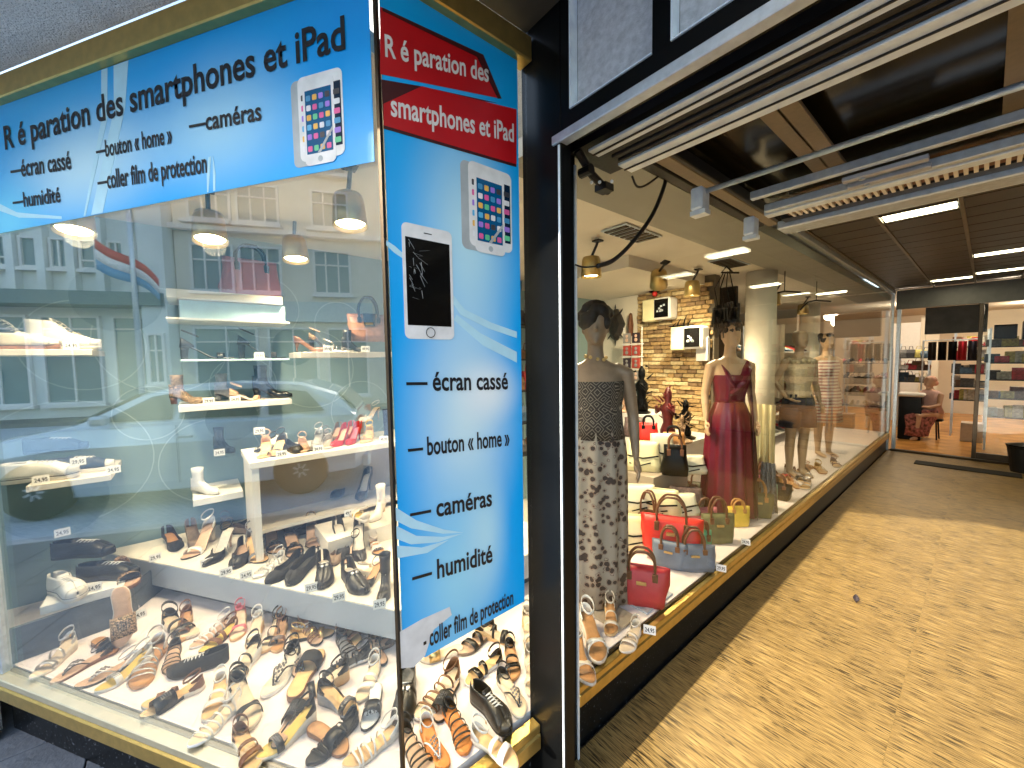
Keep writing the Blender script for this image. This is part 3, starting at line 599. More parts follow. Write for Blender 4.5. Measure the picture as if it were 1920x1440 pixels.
SHM = {
 'black': mat('shoe_black', (.011, .011, .012), .38, 0, .25, 60, .06, 150), 'blackp': mat('shoe_patent', (.008, .008, .008), .15, 0, .2, 60), 'suede': mat('shoe_black_suede', (.02, .02, .022), .9, 0, .25, 60, .3, 300),
 'navy': mat('shoe_navy', (.02, .035, .07), .6, 0, .2, 60, .1), 'white': mat('shoe_white', (.76, .74, .71), .5, 0, .06, 40, .08, 200), 'off': mat('shoe_ivory', (.70, .62, .52), .5, 0, .08, 40), 'tan': mat('shoe_tan', (.50, .25, .10), .5, 0, .15, 40, .08),
 'brown': mat('shoe_brown', (.17, .07, .03), .5, 0, .2, 40), 'nude': mat('shoe_nude', (.62, .40, .27), .45, 0, .1, 40), 'cork': mat('shoe_cork', (.66, .42, .20), .7, 0, .2, 200, .15, 200), 'foot': mat('shoe_footbed', (.74, .47, .22), .6, 0, .1, 30),
 'footlt': mat('shoe_footbed_light', (.76, .60, .42), .6, 0, .08, 30), 'silver': mat('shoe_silver', (.62, .61, .6), .3, .75, .15, 80, .1), 'goldl': mat('shoe_gold', (.66, .46, .2), .32, .8, .15, 80), 'red': mat('shoe_red', (.48, .02, .03), .35, 0, .15, 50), 'pink': mat('shoe_pink', (.66, .16, .2), .4),
 'taupe': mat('shoe_taupe', (.24, .17, .12), .6, 0, .2, 60), 'grey': mat('shoe_grey', (.25, .25, .26), .6, 0, .2, 60), 'orange': mat('shoe_orange', (.60, .20, .04), .5, 0, .15, 40), 'rubber': mat('shoe_rubber', (.72, .68, .62), .7, 0, .05), 'gum': mat('shoe_gum', (.35, .14, .07), .6),
 'blacksole': mat('shoe_black_sole', (.02, .02, .02), .7), 'yellow': mat('shoe_yellow', (.72, .5, .12), .5), 'snake': mat('shoe_leopard', (.42, .27, .15), .5, 0, .8, 220), 'clear': mat('shoe_pearl', (.78, .76, .72), .2, 0, .05)}
speckle(SHM['snake'], (.02, .015, .01), 170, .5)
SHM['glitter'] = mat('shoe_glitter', (.35, .33, .32), .25, .6, .9, 400, .3, 500)
def beads(s, pts, r=.0035, q=None):
    q = q or MB()
    for p in pts: q.ball(p, r, 6, 4)
    return q
def make_shoe(kind, c1='black', c2='foot', c3='footlt', side=1, L=.25, hh=None):
    """returns list of (name, mesh, [subparts]); c1 upper, c2 footbed, c3 sole"""
    key = (kind, c1, c2, c3, side, round(L, 2), hh)
    if key in _sh: return _sh[key]
    P = []; A = lambda n, q, m, sub=None, smo=True: P.append((n, q.mesh(n, sm(m) if isinstance(m, str) else m, smo), sub or []))
    if kind in ('sandal', 'thong', 'mule', 'strappy', 'espadrille', 'slide'):
        s = Shoe(L, .012 if kind != 'espadrille' else .03, .011 if kind != 'espadrille' else .016, side=side, wedge=True)
        A('sole', s.sole(), c3); A('footbed', s.footbed(), c2)
        if kind == 'sandal':
            A('toe_strap', s.strap(.70, .027, .030, .05), c1); A('instep_strap', s.strap(.50, .037, .020, -.04), c1)
            A('ankle_strap', s.counter(.05, s.ankle(.062)), c1)
            A('buckle', MB().bbox((.23 * L, side * .026, s.zt(.2) + .045), (.26 * L, side * .030, s.zt(.2) + .06), .001), 'goldl')
        if kind == 'thong':
            q = MB(); z = s.zt(.8)
            for sd in (-1, 1): q.tube(smoothpath([Vector((.80 * L, s.c(.8), z)), Vector((.74 * L, s.c(.75) + sd * .008, z + .018)), Vector((.60 * L, s.c(.6) + sd * .022, z + .034)), Vector((.42 * L, s.c(.4) + sd * s.w(.42), s.zt(.4)))], 4), .0035, 6)
            A('thong_strap', q, c1); A('ankle_strap', s.counter(.045, s.ankle(.055, flat=.008)), c1)
            q = MB(); rb = random.Random(4)
            for k in range(14): u = k / 13; q.ball((lerp(.79, .50, u) * L, s.c(.6) + math.sin(k * 2.1) * .012, z + .008 + .030 * math.sin(u * math.pi * .6)), .0052, 6, 4)
            A('beads', q, 'glitter')
        if kind in ('mule', 'slide'):
            q = s.strap(.66, .044, .085 if kind == 'mule' else .060, .0); A('band', q, c1)
            if kind == 'mule': A('trim', beads(s, [((.56 + .035 * (k % 5)) * L, s.c(.6) - .016 + .008 * (k // 5), s.zt(.6) + .0475 - .0009 * abs(k // 5 - 2) ** 2) for k in range(25)], .003), 'glitter')
        if kind == 'strappy':
            for i, (t, h, sk) in enumerate(((.80, .018, .04), (.72, .025, -.05), (.62, .031, .06), (.50, .037, -.06), (.36, .040, .05))): A('strap', s.strap(t, h, .0085, sk), c1)
            A('ankle_strap', s.counter(.055, s.ankle(.07, flat=.009)), c1)
        if kind == 'espadrille':
            for t, sk in ((.74, .10), (.66, -.10), (.58, .10)): A('strap', s.strap(t, .045, .018, sk), c1)
            A('heel_counter', s.counter(.05), c1)
    elif kind in ('wedge', 'wedge_cross', 'wedge_bead'):
        s = Shoe(L, .045 if hh is None else hh, .014, side=side, wedge=True)
        A('sole', s.sole(), c3); A('footbed', s.footbed(), c2)
        if kind == 'wedge_cross': A('strap', s.strap(.70, .036, .018, .16), c1); A('strap', s.strap(.70, .038, .018, -.16), c1)
        elif kind == 'wedge_bead':
            A('toe_strap', s.strap(.70, .036, .03), c1)
            A('beads', beads(s, [((.66 + .03 * (k % 4)) * L, s.c(.7) - .03 + .0075 * (k // 4), s.zt(.7) + .037 - .9 * (-.03 + .0075 * (k // 4)) ** 2 * 12) for k in range(32)], .0042), 'glitter')
            q = MB(); q.tube([(.62 * L, s.c(.6), s.zt(.6) + .04), (.45 * L, s.c(.5), s.zt(.4) + .05), (.32 * L, s.c(.3), s.zt(.3) + .055)], .005, 8, flat=.5); A('instep_strap', q, c1)
        else: A('toe_strap', s.strap(.72, .034, .030), c1); A('instep_strap', s.strap(.48, .050, .014), c1)
        A('ankle_strap', s.counter(.052, s.ankle(.065)), c1)
        A('buckle', MB().bbox((.22 * L, side * .027, s.zt(.2) + .045), (.26 * L, side * .031, s.zt(.2) + .062), .001), 'goldl')
    elif kind in ('pump', 'slingback', 'heel_sandal', 'flower_heel'):
        hh = .075 if hh is None else hh; s = Shoe(L, hh, .005, pointy=kind in ('pump', 'slingback'), side=side)
        A('sole', s.sole(), 'blacksole' if c1 != 'nude' else 'nude'); A('insole', s.footbed(.002), c2)
        blk = kind in ('heel_sandal', 'flower_heel')
        top = s.zb(.03) - .0005; r0 = .021 if blk else .019; r1 = .016 if blk else .0055
        q = MB(); q.loft([[( .095 * L + rx * math.cos(a) + off, s.c(.08) + ry * math.sin(a), z) for a in [2 * math.pi * k / 12 for k in range(12)]] for z, rx, ry, off in ((0, r1, r1, -.004), (top * .35, r1 * 1.05, r1 * 1.05, -.004), (top * .75, lerp(r1, r0, .5), lerp(r1, r0, .5), -.002), (s.zb(.09), r0, r0 * 1.1, 0))])
        A('heel', q, c3)
        if kind == 'pump': A('upper', s.upper(lambda t: lerp(.052, .024, sst(.0, .3, t)) if t < .6 else lerp(.026, .034, sst(.6, .72, t)) * (1 - sst(.85, 1, t) * .7), lambda t: .72 * (1 - sst(.60, .70, t))), c1)
        if kind == 'slingback':
            A('vamp', s.upper(lambda t: .034 * (1 - sst(.85, 1, t) * .7), lambda t: .6 * (1 - sst(.6, .68, t)), t0=.55), c1); A('sling_strap', s.ankle(.045, flat=.007), c1)
        if kind == 'heel_sandal': A('toe_strap', s.strap(.74, .032, .03), c1); A('heel_counter', s.counter(.055), c1); A('ankle_strap', s.ankle(.075, flat=.009), c1)
        if kind == 'flower_heel':
            A('toe_strap', s.strap(.74, .034, .04), c1); A('heel_counter', s.counter(.055), c1)
            q = MB(); rb = random.Random(2)
            for k in range(9): a = k * 2.4; q.ball((.74 * L + .012 * math.cos(a), s.c(.74) + .012 * math.sin(a), s.zt(.74) + .042 + .003 * (k % 3)), .009, 6, 5, (1, 1, .6))
            A('bow', q, c1)
    elif kind in ('ballerina', 'loafer'):
        s = Shoe(L, .010, .010, side=side, wedge=True); A('sole', s.sole(), 'blacksole'); A('insole', s.footbed(.002), c2)
        if kind == 'ballerina': A('upper', s.upper(lambda t: lerp(.055, .032, sst(.0, .3, t)) if t < .6 else .038 * (1 - sst(.82, 1, t) * .6), lambda t: .62 * (1 - sst(.62, .74, t))), c1)
        else:
            A('upper', s.upper(lambda t: lerp(.062, .046, sst(.0, .35, t)) if t < .5 else .054 * (1 - sst(.6, 1, t) * .62), lambda t: .55 * (1 - sst(.38, .50, t))), c1)
            A('saddle_strap', s.strap(.56, .056, .022), c1)
            q = MB()
            for sd in (-1, 1): q.ball((.60 * L, s.c(.6) + sd * .010, s.zt(.6) + .055), .009, 8, 6, (1.4, 1, .5))
            q.tube([(.52 * L, s.c(.5) - .02, s.zt(.5) + .056), (.52 * L, s.c(.5) + .02, s.zt(.5) + .056)], .0028, 6); A('buckle', q, c3)
    elif kind in ('sneaker', 'hightop', 'laceup'):
        s = Shoe(L, .0, .028 if kind != 'laceup' else .016, side=side, wide=1.08); A('sole', s.sole(), c3); 
        if kind != 'laceup': A('sole_stripe', s.slab(-.0012, lambda t: s.zt(t) - .010, lambda t: s.zt(t) - .007), 'navy' if c1 != 'navy' else 'white')
        A('insole', s.footbed(.004), c2); hi = kind == 'hightop'
        def HU(t):
            b = .062 if not hi else .115
            if t < .34: return lerp(b, b * (.92 if not hi else .95), t / .34)
            if t < .62: return lerp(b * (.92 if not hi else .95), .050, sst(.34, .62, t))
            return .050 * (1 - sst(.62, 1, t) * .62)
        A('upper', s.upper(HU, lambda t: (.38 if not hi else .3) * (1 - sst(.34, .44, t))), c1)
        A('toe_cap', s.upper(lambda t: HU(t) + .0015, lambda t: 0, t0=.86), 'rubber' if kind != 'laceup' else c1)
        q = MB(); nl = 5 if not hi else 7
        for k in range(nl):
            t = lerp(.40 if not hi else .34, .64, k / (nl - 1)); z = s.zt(t) + HU(t); y = .016
            q.tube([(t * L, s.c(t) - y, z - .003), (t * L + .004, s.c(t), z + .0035), (t * L, s.c(t) + y, z - .003)], .0022, 5)
            q.tube([(t * L, s.c(t) - y, z - .003), (t * L + .010, s.c(t), z + .0055), (t * L + .018, s.c(t) + y, z - .009)], .0020, 5)
        A('laces', q, 'white' if c1 != 'white' or not hi else 'off')
        q = MB(); q.loft([[(x * L, s.c(.4) - w_, z), (x * L, s.c(.4) + w_, z), (x * L + .004, s.c(.4) + w_, z), (x * L + .004, s.c(.4) - w_, z)] for x, w_, z in ((.46, .014, s.zt(.4) + .04), (.36, .019, s.zt(.4) + HU(.34) * .9), (.32, .019, s.zt(.4) + HU(.34) * 1.12))]); A('tongue', q, c1)
    elif kind == 'boot':
        hh = .05 if hh is None else hh; s = Shoe(L, hh, .008, pointy=True, side=side); A('sole', s.sole(), 'blacksole')
        q = MB(); top = s.zb(.05); q.loft([[(.10 * L + rx * math.cos(a), s.c(.08) + ry * math.sin(a), z) for a in [2 * math.pi * k / 12 for k in range(12)]] for z, rx, ry in ((0, .02, .018), (top * .6, .021, .02), (s.zb(.1), .026, .025))]); A('heel', q, c3)
        A('upper', s.upper(lambda t: lerp(.09, .075, sst(.0, .3, t)) if t < .3 else lerp(.075, .04, sst(.3, .6, t)) * (1 - sst(.8, 1, t) * .55), lambda t: .35 * (1 - sst(.30, .40, t))), c1)
        q = MB(); prof_ = ((.055, .040, .030), (.09, .038, .030), (.13, .040, .032), (.165, .043, .035), (.165, .039, .031), (.12, .036, .028)); q.loft([[(.21 * L + rx * math.cos(a), s.c(.2) + ry * math.sin(a), s.zt(.2) + z) for a in [2 * math.pi * k / 18 for k in range(18)]] for z, rx, ry in prof_], caps=False)
        A('shaft', q, c1)
    _sh[key] = P; return P
def put_shoe(name, spec, label, loc, yaw, pitch=0., roll=0., scale=1., cat='shoe', group=None):
    P = make_shoe(**spec); L = spec.get('L', .25)
    e = thing(name, label, cat, group=group)
    M = Matrix.Translation(loc) @ Matrix.Rotation(yaw, 4, 'Z') @ Matrix.Rotation(-pitch, 4, 'Y') @ Matrix.Rotation(roll, 4, 'X') @ Matrix.Diagonal((scale, scale, scale, 1))
    e.matrix_world = M
    for n, me, sub in P: link(n, me, e)
    return e
def shoe_at(kind, c1, c2, c3, heel, toe, z, label, name=None, side=1, pitch=0., roll=0., hh=None, lo=.195, hi=.265, cat=None):
    a = PZ(*heel, z); b_ = PZ(*toe, z); d = b_ - a; L0 = min(hi, max(lo, d.length)); mid = (a + b_) / 2; d.normalize()
    if pitch: st = b_ - d * (L0 * math.cos(pitch)) ; zz = z + .003
    else: st = mid - d * L0 / 2; zz = z + .0012
    sp = dict(kind=kind, c1=c1, c2=c2, c3=c3, side=side, L=.25, hh=hh)
    nm = name or {'sandal': 'sandal', 'thong': 'thong_sandal', 'mule': 'mule', 'slide': 'slide_sandal', 'strappy': 'strappy_sandal', 'espadrille': 'espadrille', 'wedge': 'wedge_sandal', 'wedge_cross': 'wedge_sandal', 'wedge_bead': 'wedge_sandal', 'pump': 'pump_shoe', 'slingback': 'slingback_shoe', 'heel_sandal': 'heeled_sandal', 'flower_heel': 'heeled_sandal', 'ballerina': 'ballerina_flat', 'loafer': 'loafer', 'sneaker': 'sneaker', 'hightop': 'high_top_sneaker', 'laceup': 'lace_up_shoe', 'boot': 'ankle_boot'}[kind]
    if pitch > 0: zz += math.sin(pitch) * 0.0
    if pitch < 0: zz += L0 * math.sin(-pitch)
    ct = cat or {'sneaker': 'sneaker', 'hightop': 'sneaker', 'boot': 'boot'}.get(kind, 'sandal' if 'sandal' in nm or kind in ('mule', 'espadrille') else 'shoe')
    return put_shoe(nm, sp, label, (st.x, st.y, zz), math.atan2(d.y, d.x), pitch, roll, L0 / .25, cat=ct)
# lower floor, seen through the slanting pane and the strip beside the sign
T = [
 ('wedge', 'silver', 'footlt', 'off', (130, 1222), (76, 1266), 'pale silver strap wedge closest to the far end of the low display', 1),
 ('thong', 'black', 'nude', 'brown', (207, 1226), (98, 1282), 'brown flat with black rosette next to the silver wedge', -1),
 ('thong', 'silver', 'nude', 'blacksole', (262, 1238), (142, 1294), 'silver beaded thong sandal between the rosette flat and white sandal', 1),
 ('wedge_bead', 'white', 'yellow', 'white', (288, 1236), (180, 1304), 'white beaded sandal with yellow footbed near the gold sill', 1),
 ('strappy', 'silver', 'tan', 'tan', (306, 1212), (252, 1300), 'tan flat with fine white studded straps', -1),
 ('laceup', 'suede', 'blacksole', 'blacksole', (430, 1236), (312, 1272), 'closed matt black slipper lying alone on the pink floor', 1),
 ('mule', 'blackp', 'foot', 'blacksole', (381, 1280), (264, 1352), 'black studded mule with yellow tan footbed near the sill', 1),
 ('sandal', 'black', 'footlt', 'off', (300, 1158), (378, 1208), 'cream flat sandal with broad black toe strap by the grey wall', -1),
 ('strappy', 'white', 'nude', 'white', (430, 1170), (364, 1216), 'white strappy tie sandal behind the black slipper', 1),
 ('sandal', 'brown', 'yellow', 'blacksole', (427, 1188), (398, 1212), 'small dark sandal with yellow toe behind the white tie sandal', 1),
 ('wedge_cross', 'pink', 'footlt', 'cork', (452, 1160), (444, 1202), 'cork wedge with pink flowered cross straps', 1),
 ('wedge_cross', 'white', 'footlt', 'cork', (488, 1172), (472, 1222), 'cork wedge with twisted white straps', -1),
 ('wedge', 'blackp', 'footlt', 'cork', (524, 1178), (498, 1222), 'cork wedge with black strap beside the white one', 1),
 ('wedge', 'blackp', 'footlt', 'white', (478, 1232), (444, 1275), 'black banded wedge with thick white sole', -1),
 ('thong', 'suede', 'off', 'white', (556, 1222), (500, 1312), 'white soled flat with large black flower strap', 1),
 ('slide', 'suede', 'foot', 'brown', (548, 1322), (598, 1222), 'tan footbed mule under a wide black suede band', 1),
 ('wedge_cross', 'black', 'footlt', 'off', (440, 1302), (478, 1368), 'cream wedge with crossed black straps and buckle', 1),
 ('strappy', 'white', 'footlt', 'white', (432, 1334), (382, 1382), 'white strappy sandal close to the gold sill', 1),
 ('wedge_bead', 'black', 'yellow', 'off', (590, 1348), (486, 1428), 'black beaded sandal with long yellow toe at the sill', 1),
 ('wedge_bead', 'blackp', 'foot', 'grey', (600, 1312), (672, 1342), 'dark sandal covered in glittering beads', 1),
 ('strappy', 'black', 'blacksole', 'silver', (682, 1238), (622, 1262), 'black multi strap sandal on the grey area', -1),
 ('strappy', 'brown', 'nude', 'blacksole', (562, 1180), (602, 1208), 'brown strap sandal leaning by the grey step', 1),
 ('strappy', 'blackp', 'blacksole', 'black', (660, 1358), (590, 1428), 'black zip sandal at the bottom beside the cream one', 1),
 ('slide', 'black', 'white', 'blacksole', (706, 1290), (690, 1372), 'black slide with white tags next to the corner bead', 1),
 ('sandal', 'white', 'footlt', 'off', (700, 1262), (684, 1302), 'white bow sandal behind the black slide', 1),
 ('strappy', 'white', 'foot', 'off', (734, 1380), (662, 1432), 'cream sandal with white cut out straps in the corner', 1),
 ('sandal', 'goldl', 'foot', 'blacksole', (560, 1200), (612, 1190), 'small gold sandal beneath the grey fascia', 1),
 ('strappy', 'blackp', 'grey', 'blacksole', (640, 1200), (660, 1234), 'dark thin strap sandal beneath the grey fascia', -1),
 ('loafer', 'black', 'grey', 'silver', (765, 1262), (752, 1372), 'black shoe right behind the corner bead', 1),
 ('strappy', 'brown', 'footlt', 'white', (858, 1262), (784, 1356), 'white soled gladiator sandal with brown straps by the corner', 1),
 ('sandal', 'black', 'nude', 'taupe', (925, 1180), (860, 1232), 'taupe footbed sandal with black bar straps below the sign', 1),
 ('sandal', 'blackp', 'foot', 'white', (940, 1238), (872, 1286), 'white soled sandal with glossy black straps below the sign', -1),
 ('thong', 'black', 'footlt', 'off', (936, 1272), (984, 1348), 'cream footbed thong sandal with black straps by the column', 1),
 ('laceup', 'black', 'blacksole', 'blacksole', (886, 1306), (960, 1378), 'closed black strap shoe near the gold sill', 1),
 ('strappy', 'black', 'orange', 'orange', (836, 1332), (880, 1416), 'orange leather sandal with black straps', 1),
 ('thong', 'white', 'orange', 'orange', (800, 1368), (828, 1436), 'orange leather sandal with thin white thong', -1),
 ('sandal', 'blackp', 'tan', 'tan', (955, 1222), (962, 1272), 'tan sandal with black ankle strap beside the column', 1),
 ('wedge', 'off', 'footlt', 'cork', (986, 1166), (1000, 1226), 'pale cork wedge partly behind the column', 1),
 ('slide', 'goldl', 'footlt', 'off', (850, 1224), (804, 1236), 'gold flat seen under the torn corner of the sign', 1),
 ('wedge', 'off', 'footlt', 'off', (992, 1240), (1002, 1306), 'cream platform sandal touching the column edge', 1),
]
for (k, c1, c2, c3, h_, t_, lb, sd) in T: shoe_at(k, c1, c2, c3, h_, t_, ZF, lb, side=sd)
shoe_at('mule', 'snake', 'nude', 'off', (226, 1138), (232, 1212), ZF, 'leopard sandal standing upright on its toe', pitch=R(-72))
bx('acrylic_block', (PZ(236, 1170, ZF).x - .07, PZ(236, 1170, ZF).y - .04, ZF + .0005), (PZ(236, 1170, ZF).x + .01, PZ(236, 1170, ZF).y + .05, ZF + .17), GLASS2, label='clear acrylic block carrying the tan espadrille', cat='display block')
shoe_at('espadrille', 'snake', 'nude', 'brown', (222, 1070), (252, 1112), ZF + .172, 'brown woven flat raised above the upright leopard sandal')
extra = [('strappy', 'black', 'nude', 'taupe'), ('sandal', 'brown', 'foot', 'off'), ('thong', 'blackp', 'nude', 'black'), ('wedge', 'black', 'footlt', 'cork'), ('mule', 'suede', 'nude', 'black'), ('sandal', 'white', 'foot', 'off'), ('wedge_bead', 'brown', 'tan', 'cork'), ('slide', 'black', 'tan', 'brown')]
XL = [((330, 1222), (322, 1262), 'by the heel of the black slipper'), ((352, 1300), (300, 1318), 'between slipper and studded mule'), ((545, 1238), (572, 1268), 'against the white soled flower flat'), ((628, 1282), (585, 1300), 'in front of the multi strap sandal'),
      ((525, 1395), (560, 1330), 'behind the long beaded sandal'), ((410, 1300), (400, 1330), 'behind the white strappy sandal'), ((352, 1168), (338, 1200), 'beside the broad black toe strap'), ((600, 1380), (632, 1400), 'touching the zip sandal'), ((716, 1215), (680, 1230), 'under the fascia near the corner'),
      ((640, 1185), (668, 1205), 'in the last row under the fascia'), ((700, 1205), (714, 1245), 'last by the corner bead'), ((905, 1195), (952, 1202), 'in the row under the vertical sign'), ((845, 1300), (830, 1330), 'between gladiator and orange sandals'), ((905, 1395), (950, 1425), 'at the sill beside the column'),
      ((530, 1125 + 60), (520, 1215), 'behind the black strap cork wedge'), ((180, 1205), (215, 1228), 'near the upright leopard sandal'), ((770, 1400), (790, 1432), 'at the corner next to the orange thong'), ((455, 1400), (470, 1428), 'at the sill before the crossed wedge')]
for k, (h_, t_, lb) in enumerate(XL):
    e_ = extra[k % 8]; nm = {'strappy': 'strappy', 'sandal': 'two strap', 'thong': 'thong', 'wedge': 'wedge', 'mule': 'studded mule', 'wedge_bead': 'beaded wedge', 'slide': 'wide band'}[e_[0]]
    shoe_at(e_[0], e_[1], e_[2], e_[3], h_, t_, ZF, '%s %s shoe %s' % ({'blackp': 'glossy black', 'suede': 'matt black'}.get(e_[1], e_[1]), nm, lb), side=1 if k % 2 else -1)
# on the step
ZT = ZP + .0065
T = [
 ('pump', 'suede', 'tan', 'black', (300, 1002), (350, 1046), 'black pump at the far end of the step, open side to the street', 1, .03),
 ('pump', 'taupe', 'taupe', 'taupe', (352, 1000), (384, 1040), 'taupe pump behind the clear sandal', -1, .06),
 ('heel_sandal', 'clear', 'nude', 'off', (402, 1010), (346, 1052), 'pearl white heeled sandal beside the taupe pump', 1, .09),
 ('slingback', 'black', 'off', 'nude', (440, 1018), (380, 1070), 'cream slingback with black toe cap and high heel', 1, .095),
 ('ballerina', 'black', 'nude', 'black', (462, 1022), (440, 1076), 'nude flat with black toe on the step edge', 1, None),
 ('heel_sandal', 'grey', 'foot', 'grey', (468, 1020), (496, 1066), 'grey heeled sandal with honey footbed', -1, .06),
 ('strappy', 'silver', 'clear', 'silver', (528, 1052), (482, 1084), 'silver strap flat beside two black ballerinas', 1, None),
 ('ballerina', 'suede', 'blacksole', 'black', (566, 1052), (502, 1098), 'matt black ballerina, farther one of the pair', 1, None),
 ('ballerina', 'suede', 'blacksole', 'black', (600, 1044), (530, 1108), 'matt black ballerina, nearer one of the pair', -1, None),
 ('loafer', 'black', 'off', 'silver', (604, 1050), (610, 1118), 'black loafer with silver bow pointing straight out', 1, None),
 ('loafer', 'black', 'off', 'silver', (646, 1070), (686, 1122), 'black loafer with studded saddle turned toward the corner', -1, None),
 ('boot', 'black', 'blacksole', 'black', (724, 1090), (716, 1136), 'black ankle boot beside the corner bead', 1, .03),
 ('flower_heel', 'black', 'nude', 'black', (540, 1012), (556, 1048), 'black sandal with large striped bow', 1, .04),
 ('flower_heel', 'suede', 'nude', 'black', (508, 1010), (520, 1040), 'suede sandal with small dark bow behind the silver flat', -1, .05),
 ('loafer', 'black', 'taupe', 'silver', (622, 980), (556, 1004), 'black flat with metal clip in the second row', 1, None),
 ('loafer', 'black', 'grey', 'silver', (655, 984), (598, 1012), 'black buckled flat overlapping the one with clip', -1, None),
 ('pump', 'suede', 'off', 'nude', (630, 1014), (650, 1056), 'black toe pump with cream high heel toward the street', 1, .10),
 ('pump', 'black', 'off', 'tan', (676, 1014), (674, 1062), 'black toe pump with tan high heel toward the street', -1, .10),
 ('strappy', 'taupe', 'nude', 'off', (480, 990), (505, 1012), 'beige strap sandal in the second row', 1, None),
 ('sandal', 'off', 'footlt', 'off', (686, 1080), (716, 1062), 'beige sandal behind the studded loafer', 1, None),
 ('ballerina', 'taupe', 'foot', 'brown', (450, 1000), (480, 1000), 'dull brown flat lying in the second row', 1, None),
]
for (k, c1, c2, c3, h_, t_, lb, sd, hh) in T: shoe_at(k, c1, c2, c3, h_, t_, ZT, lb, side=sd, hh=hh, lo=.2)
T = [
 ('pump', 'nude', 'footlt', 'nude', (520, 940), (500, 975), 'nude stiletto pump standing on the riser', 1, .1, .601),
 ('pump', 'taupe', 'nude', 'taupe', (528, 935), (550, 972), 'brown stiletto pump back to back with the nude one', -1, .1, .601),
 ('heel_sandal', 'goldl', 'yellow', 'cork', (566, 925), (605, 948), 'gold toe post sandal with yellow footbed on the riser', 1, .09, .601),
 ('pump', 'black', 'off', 'blackp', (652, 910), (622, 938), 'black bow heel set high near the cabinet', 1, .1, .661),
 ('pump', 'black', 'off', 'blackp', (700, 912), (664, 945), 'black high pump tilted upward near the corner bead', -1, .1, .661),
 ('boot', 'off', 'nude', 'cork', (716, 960), (700, 978), 'beige peep toe bootie beside the corner bead', 1, .05, .661),
 ('ballerina', 'goldl', 'foot', 'cork', (545, 905), (560, 925), 'round beige flat by the gold sandal', 1, None, .601),
 ('sandal', 'off', 'yellow', 'off', (690, 980), (660, 962), 'cream sandal on the riser between the black pumps', 1, None, .661),
]
for (k, c1, c2, c3, h_, t_, lb, sd, hh, z) in T: shoe_at(k, c1, c2, c3, h_, t_, z + .0005, lb, side=sd, hh=hh, lo=.2)
# cabinet top row, along Y at X about -2.65
def shoe_on(kind, c1, c2, c3, px, X, z, yaw, label, side=1, hh=None, pitch=0, s=.95, cat=None):
    y = PX(px, 700, X).y; L = .25 * s; dx, dy = math.cos(yaw), math.sin(yaw)
    nm = {'boot': 'ankle_boot', 'sneaker': 'sneaker', 'hightop': 'high_top_sneaker', 'laceup': 'lace_up_shoe', 'heel_sandal': 'heeled_sandal', 'pump': 'pump_shoe', 'wedge': 'wedge_sandal', 'ballerina': 'ballerina_flat', 'strappy': 'strappy_sandal', 'slingback': 'slingback_shoe', 'sandal': 'sandal', 'mule': 'mule', 'flower_heel': 'heeled_sandal', 'slide': 'slide_sandal', 'wedge_cross': 'wedge_sandal'}[kind]
    zz = z + .0012 + (L * math.sin(-pitch) if pitch < 0 else 0)
    return put_shoe(nm, dict(kind=kind, c1=c1, c2=c2, c3=c3, side=side, L=.25, hh=hh), label, (X - dx * L / 2, y - dy * L / 2, zz), yaw, pitch, 0, s, cat=cat or ('sandal' if 'sandal' in nm else 'boot' if kind == 'boot' else 'sneaker' if kind in ('sneaker', 'hightop') else 'shoe'))
Z1 = 1.07
for a in (('heel_sandal', 'nude', 'foot', 'tan', 488, R(-12), 'tan open toe block heel at the near end of the cabinet top', 1, .06), ('heel_sandal', 'black', 'foot', 'tan', 514, R(-25), 'honey sandal with black strap second along the cabinet', -1, .06), ('ballerina', 'black', 'taupe', 'black', 540, R(15), 'low black flat on the cabinet top', 1, None),
          ('strappy', 'nude', 'nude', 'nude', 560, R(-10), 'nude flat beside the low black flat', 1, None), ('heel_sandal', 'silver', 'silver', 'silver', 585, R(-30), 'silver heeled sandal on the cabinet top', 1, .07), ('strappy', 'silver', 'footlt', 'silver', 608, R(-20), 'silver and cream flat next to the red heels', -1, None),
          ('pump', 'red', 'nude', 'pink', 632, R(-42), 'red pump on the cabinet, the farther of the two', 1, .09), ('pump', 'red', 'pink', 'red', 658, R(-42), 'red pump on the cabinet, the nearer of the two', -1, .09), ('wedge', 'yellow', 'foot', 'cork', 684, R(-30), 'yellow wedge sandal next to the red pumps', 1, None),
          ('boot', 'navy', 'navy', 'black', 722, R(-20), 'dark blue bootie at the corner end of the cabinet', 1, None)):
    shoe_on(a[0], a[1], a[2], a[3], a[4], -2.64, Z1, a[5], a[6], side=a[7], hh=a[8], s=.86)
for a in (('strappy', 'black', 'blacksole', 'black', 492, 'black strap shoe at the back of the cabinet top'), ('sneaker', 'white', 'navy', 'rubber', 512, 'small white and blue sneaker at the back of the cabinet'), ('strappy', 'grey', 'silver', 'grey', 596, 'grey sandal in the back row of the cabinet'), ('pump', 'taupe', 'nude', 'taupe', 622, 'taupe heel in the back row behind the red pumps'), ('pump', 'pink', 'nude', 'pink', 648, 'faded pink heel in the back row behind the red pumps')):
    shoe_on(a[0], a[1], a[2], a[3], a[4], -2.82, Z1, R(-35), a[5], s=.82)
shoe_on('slingback', 'clear', 'footlt', 'off', 690, -2.80, Z1 + .11, R(-60), 'clear heel propped up at the back of the cabinet', hh=.09, s=.85)
bx('acrylic_block', (-2.88, yat(676, -2.8), Z1 + .0005), (-2.72, yat(712, -2.8), Z1 + .11), GLASS2, label='clear block under the propped clear heel', cat='display block')
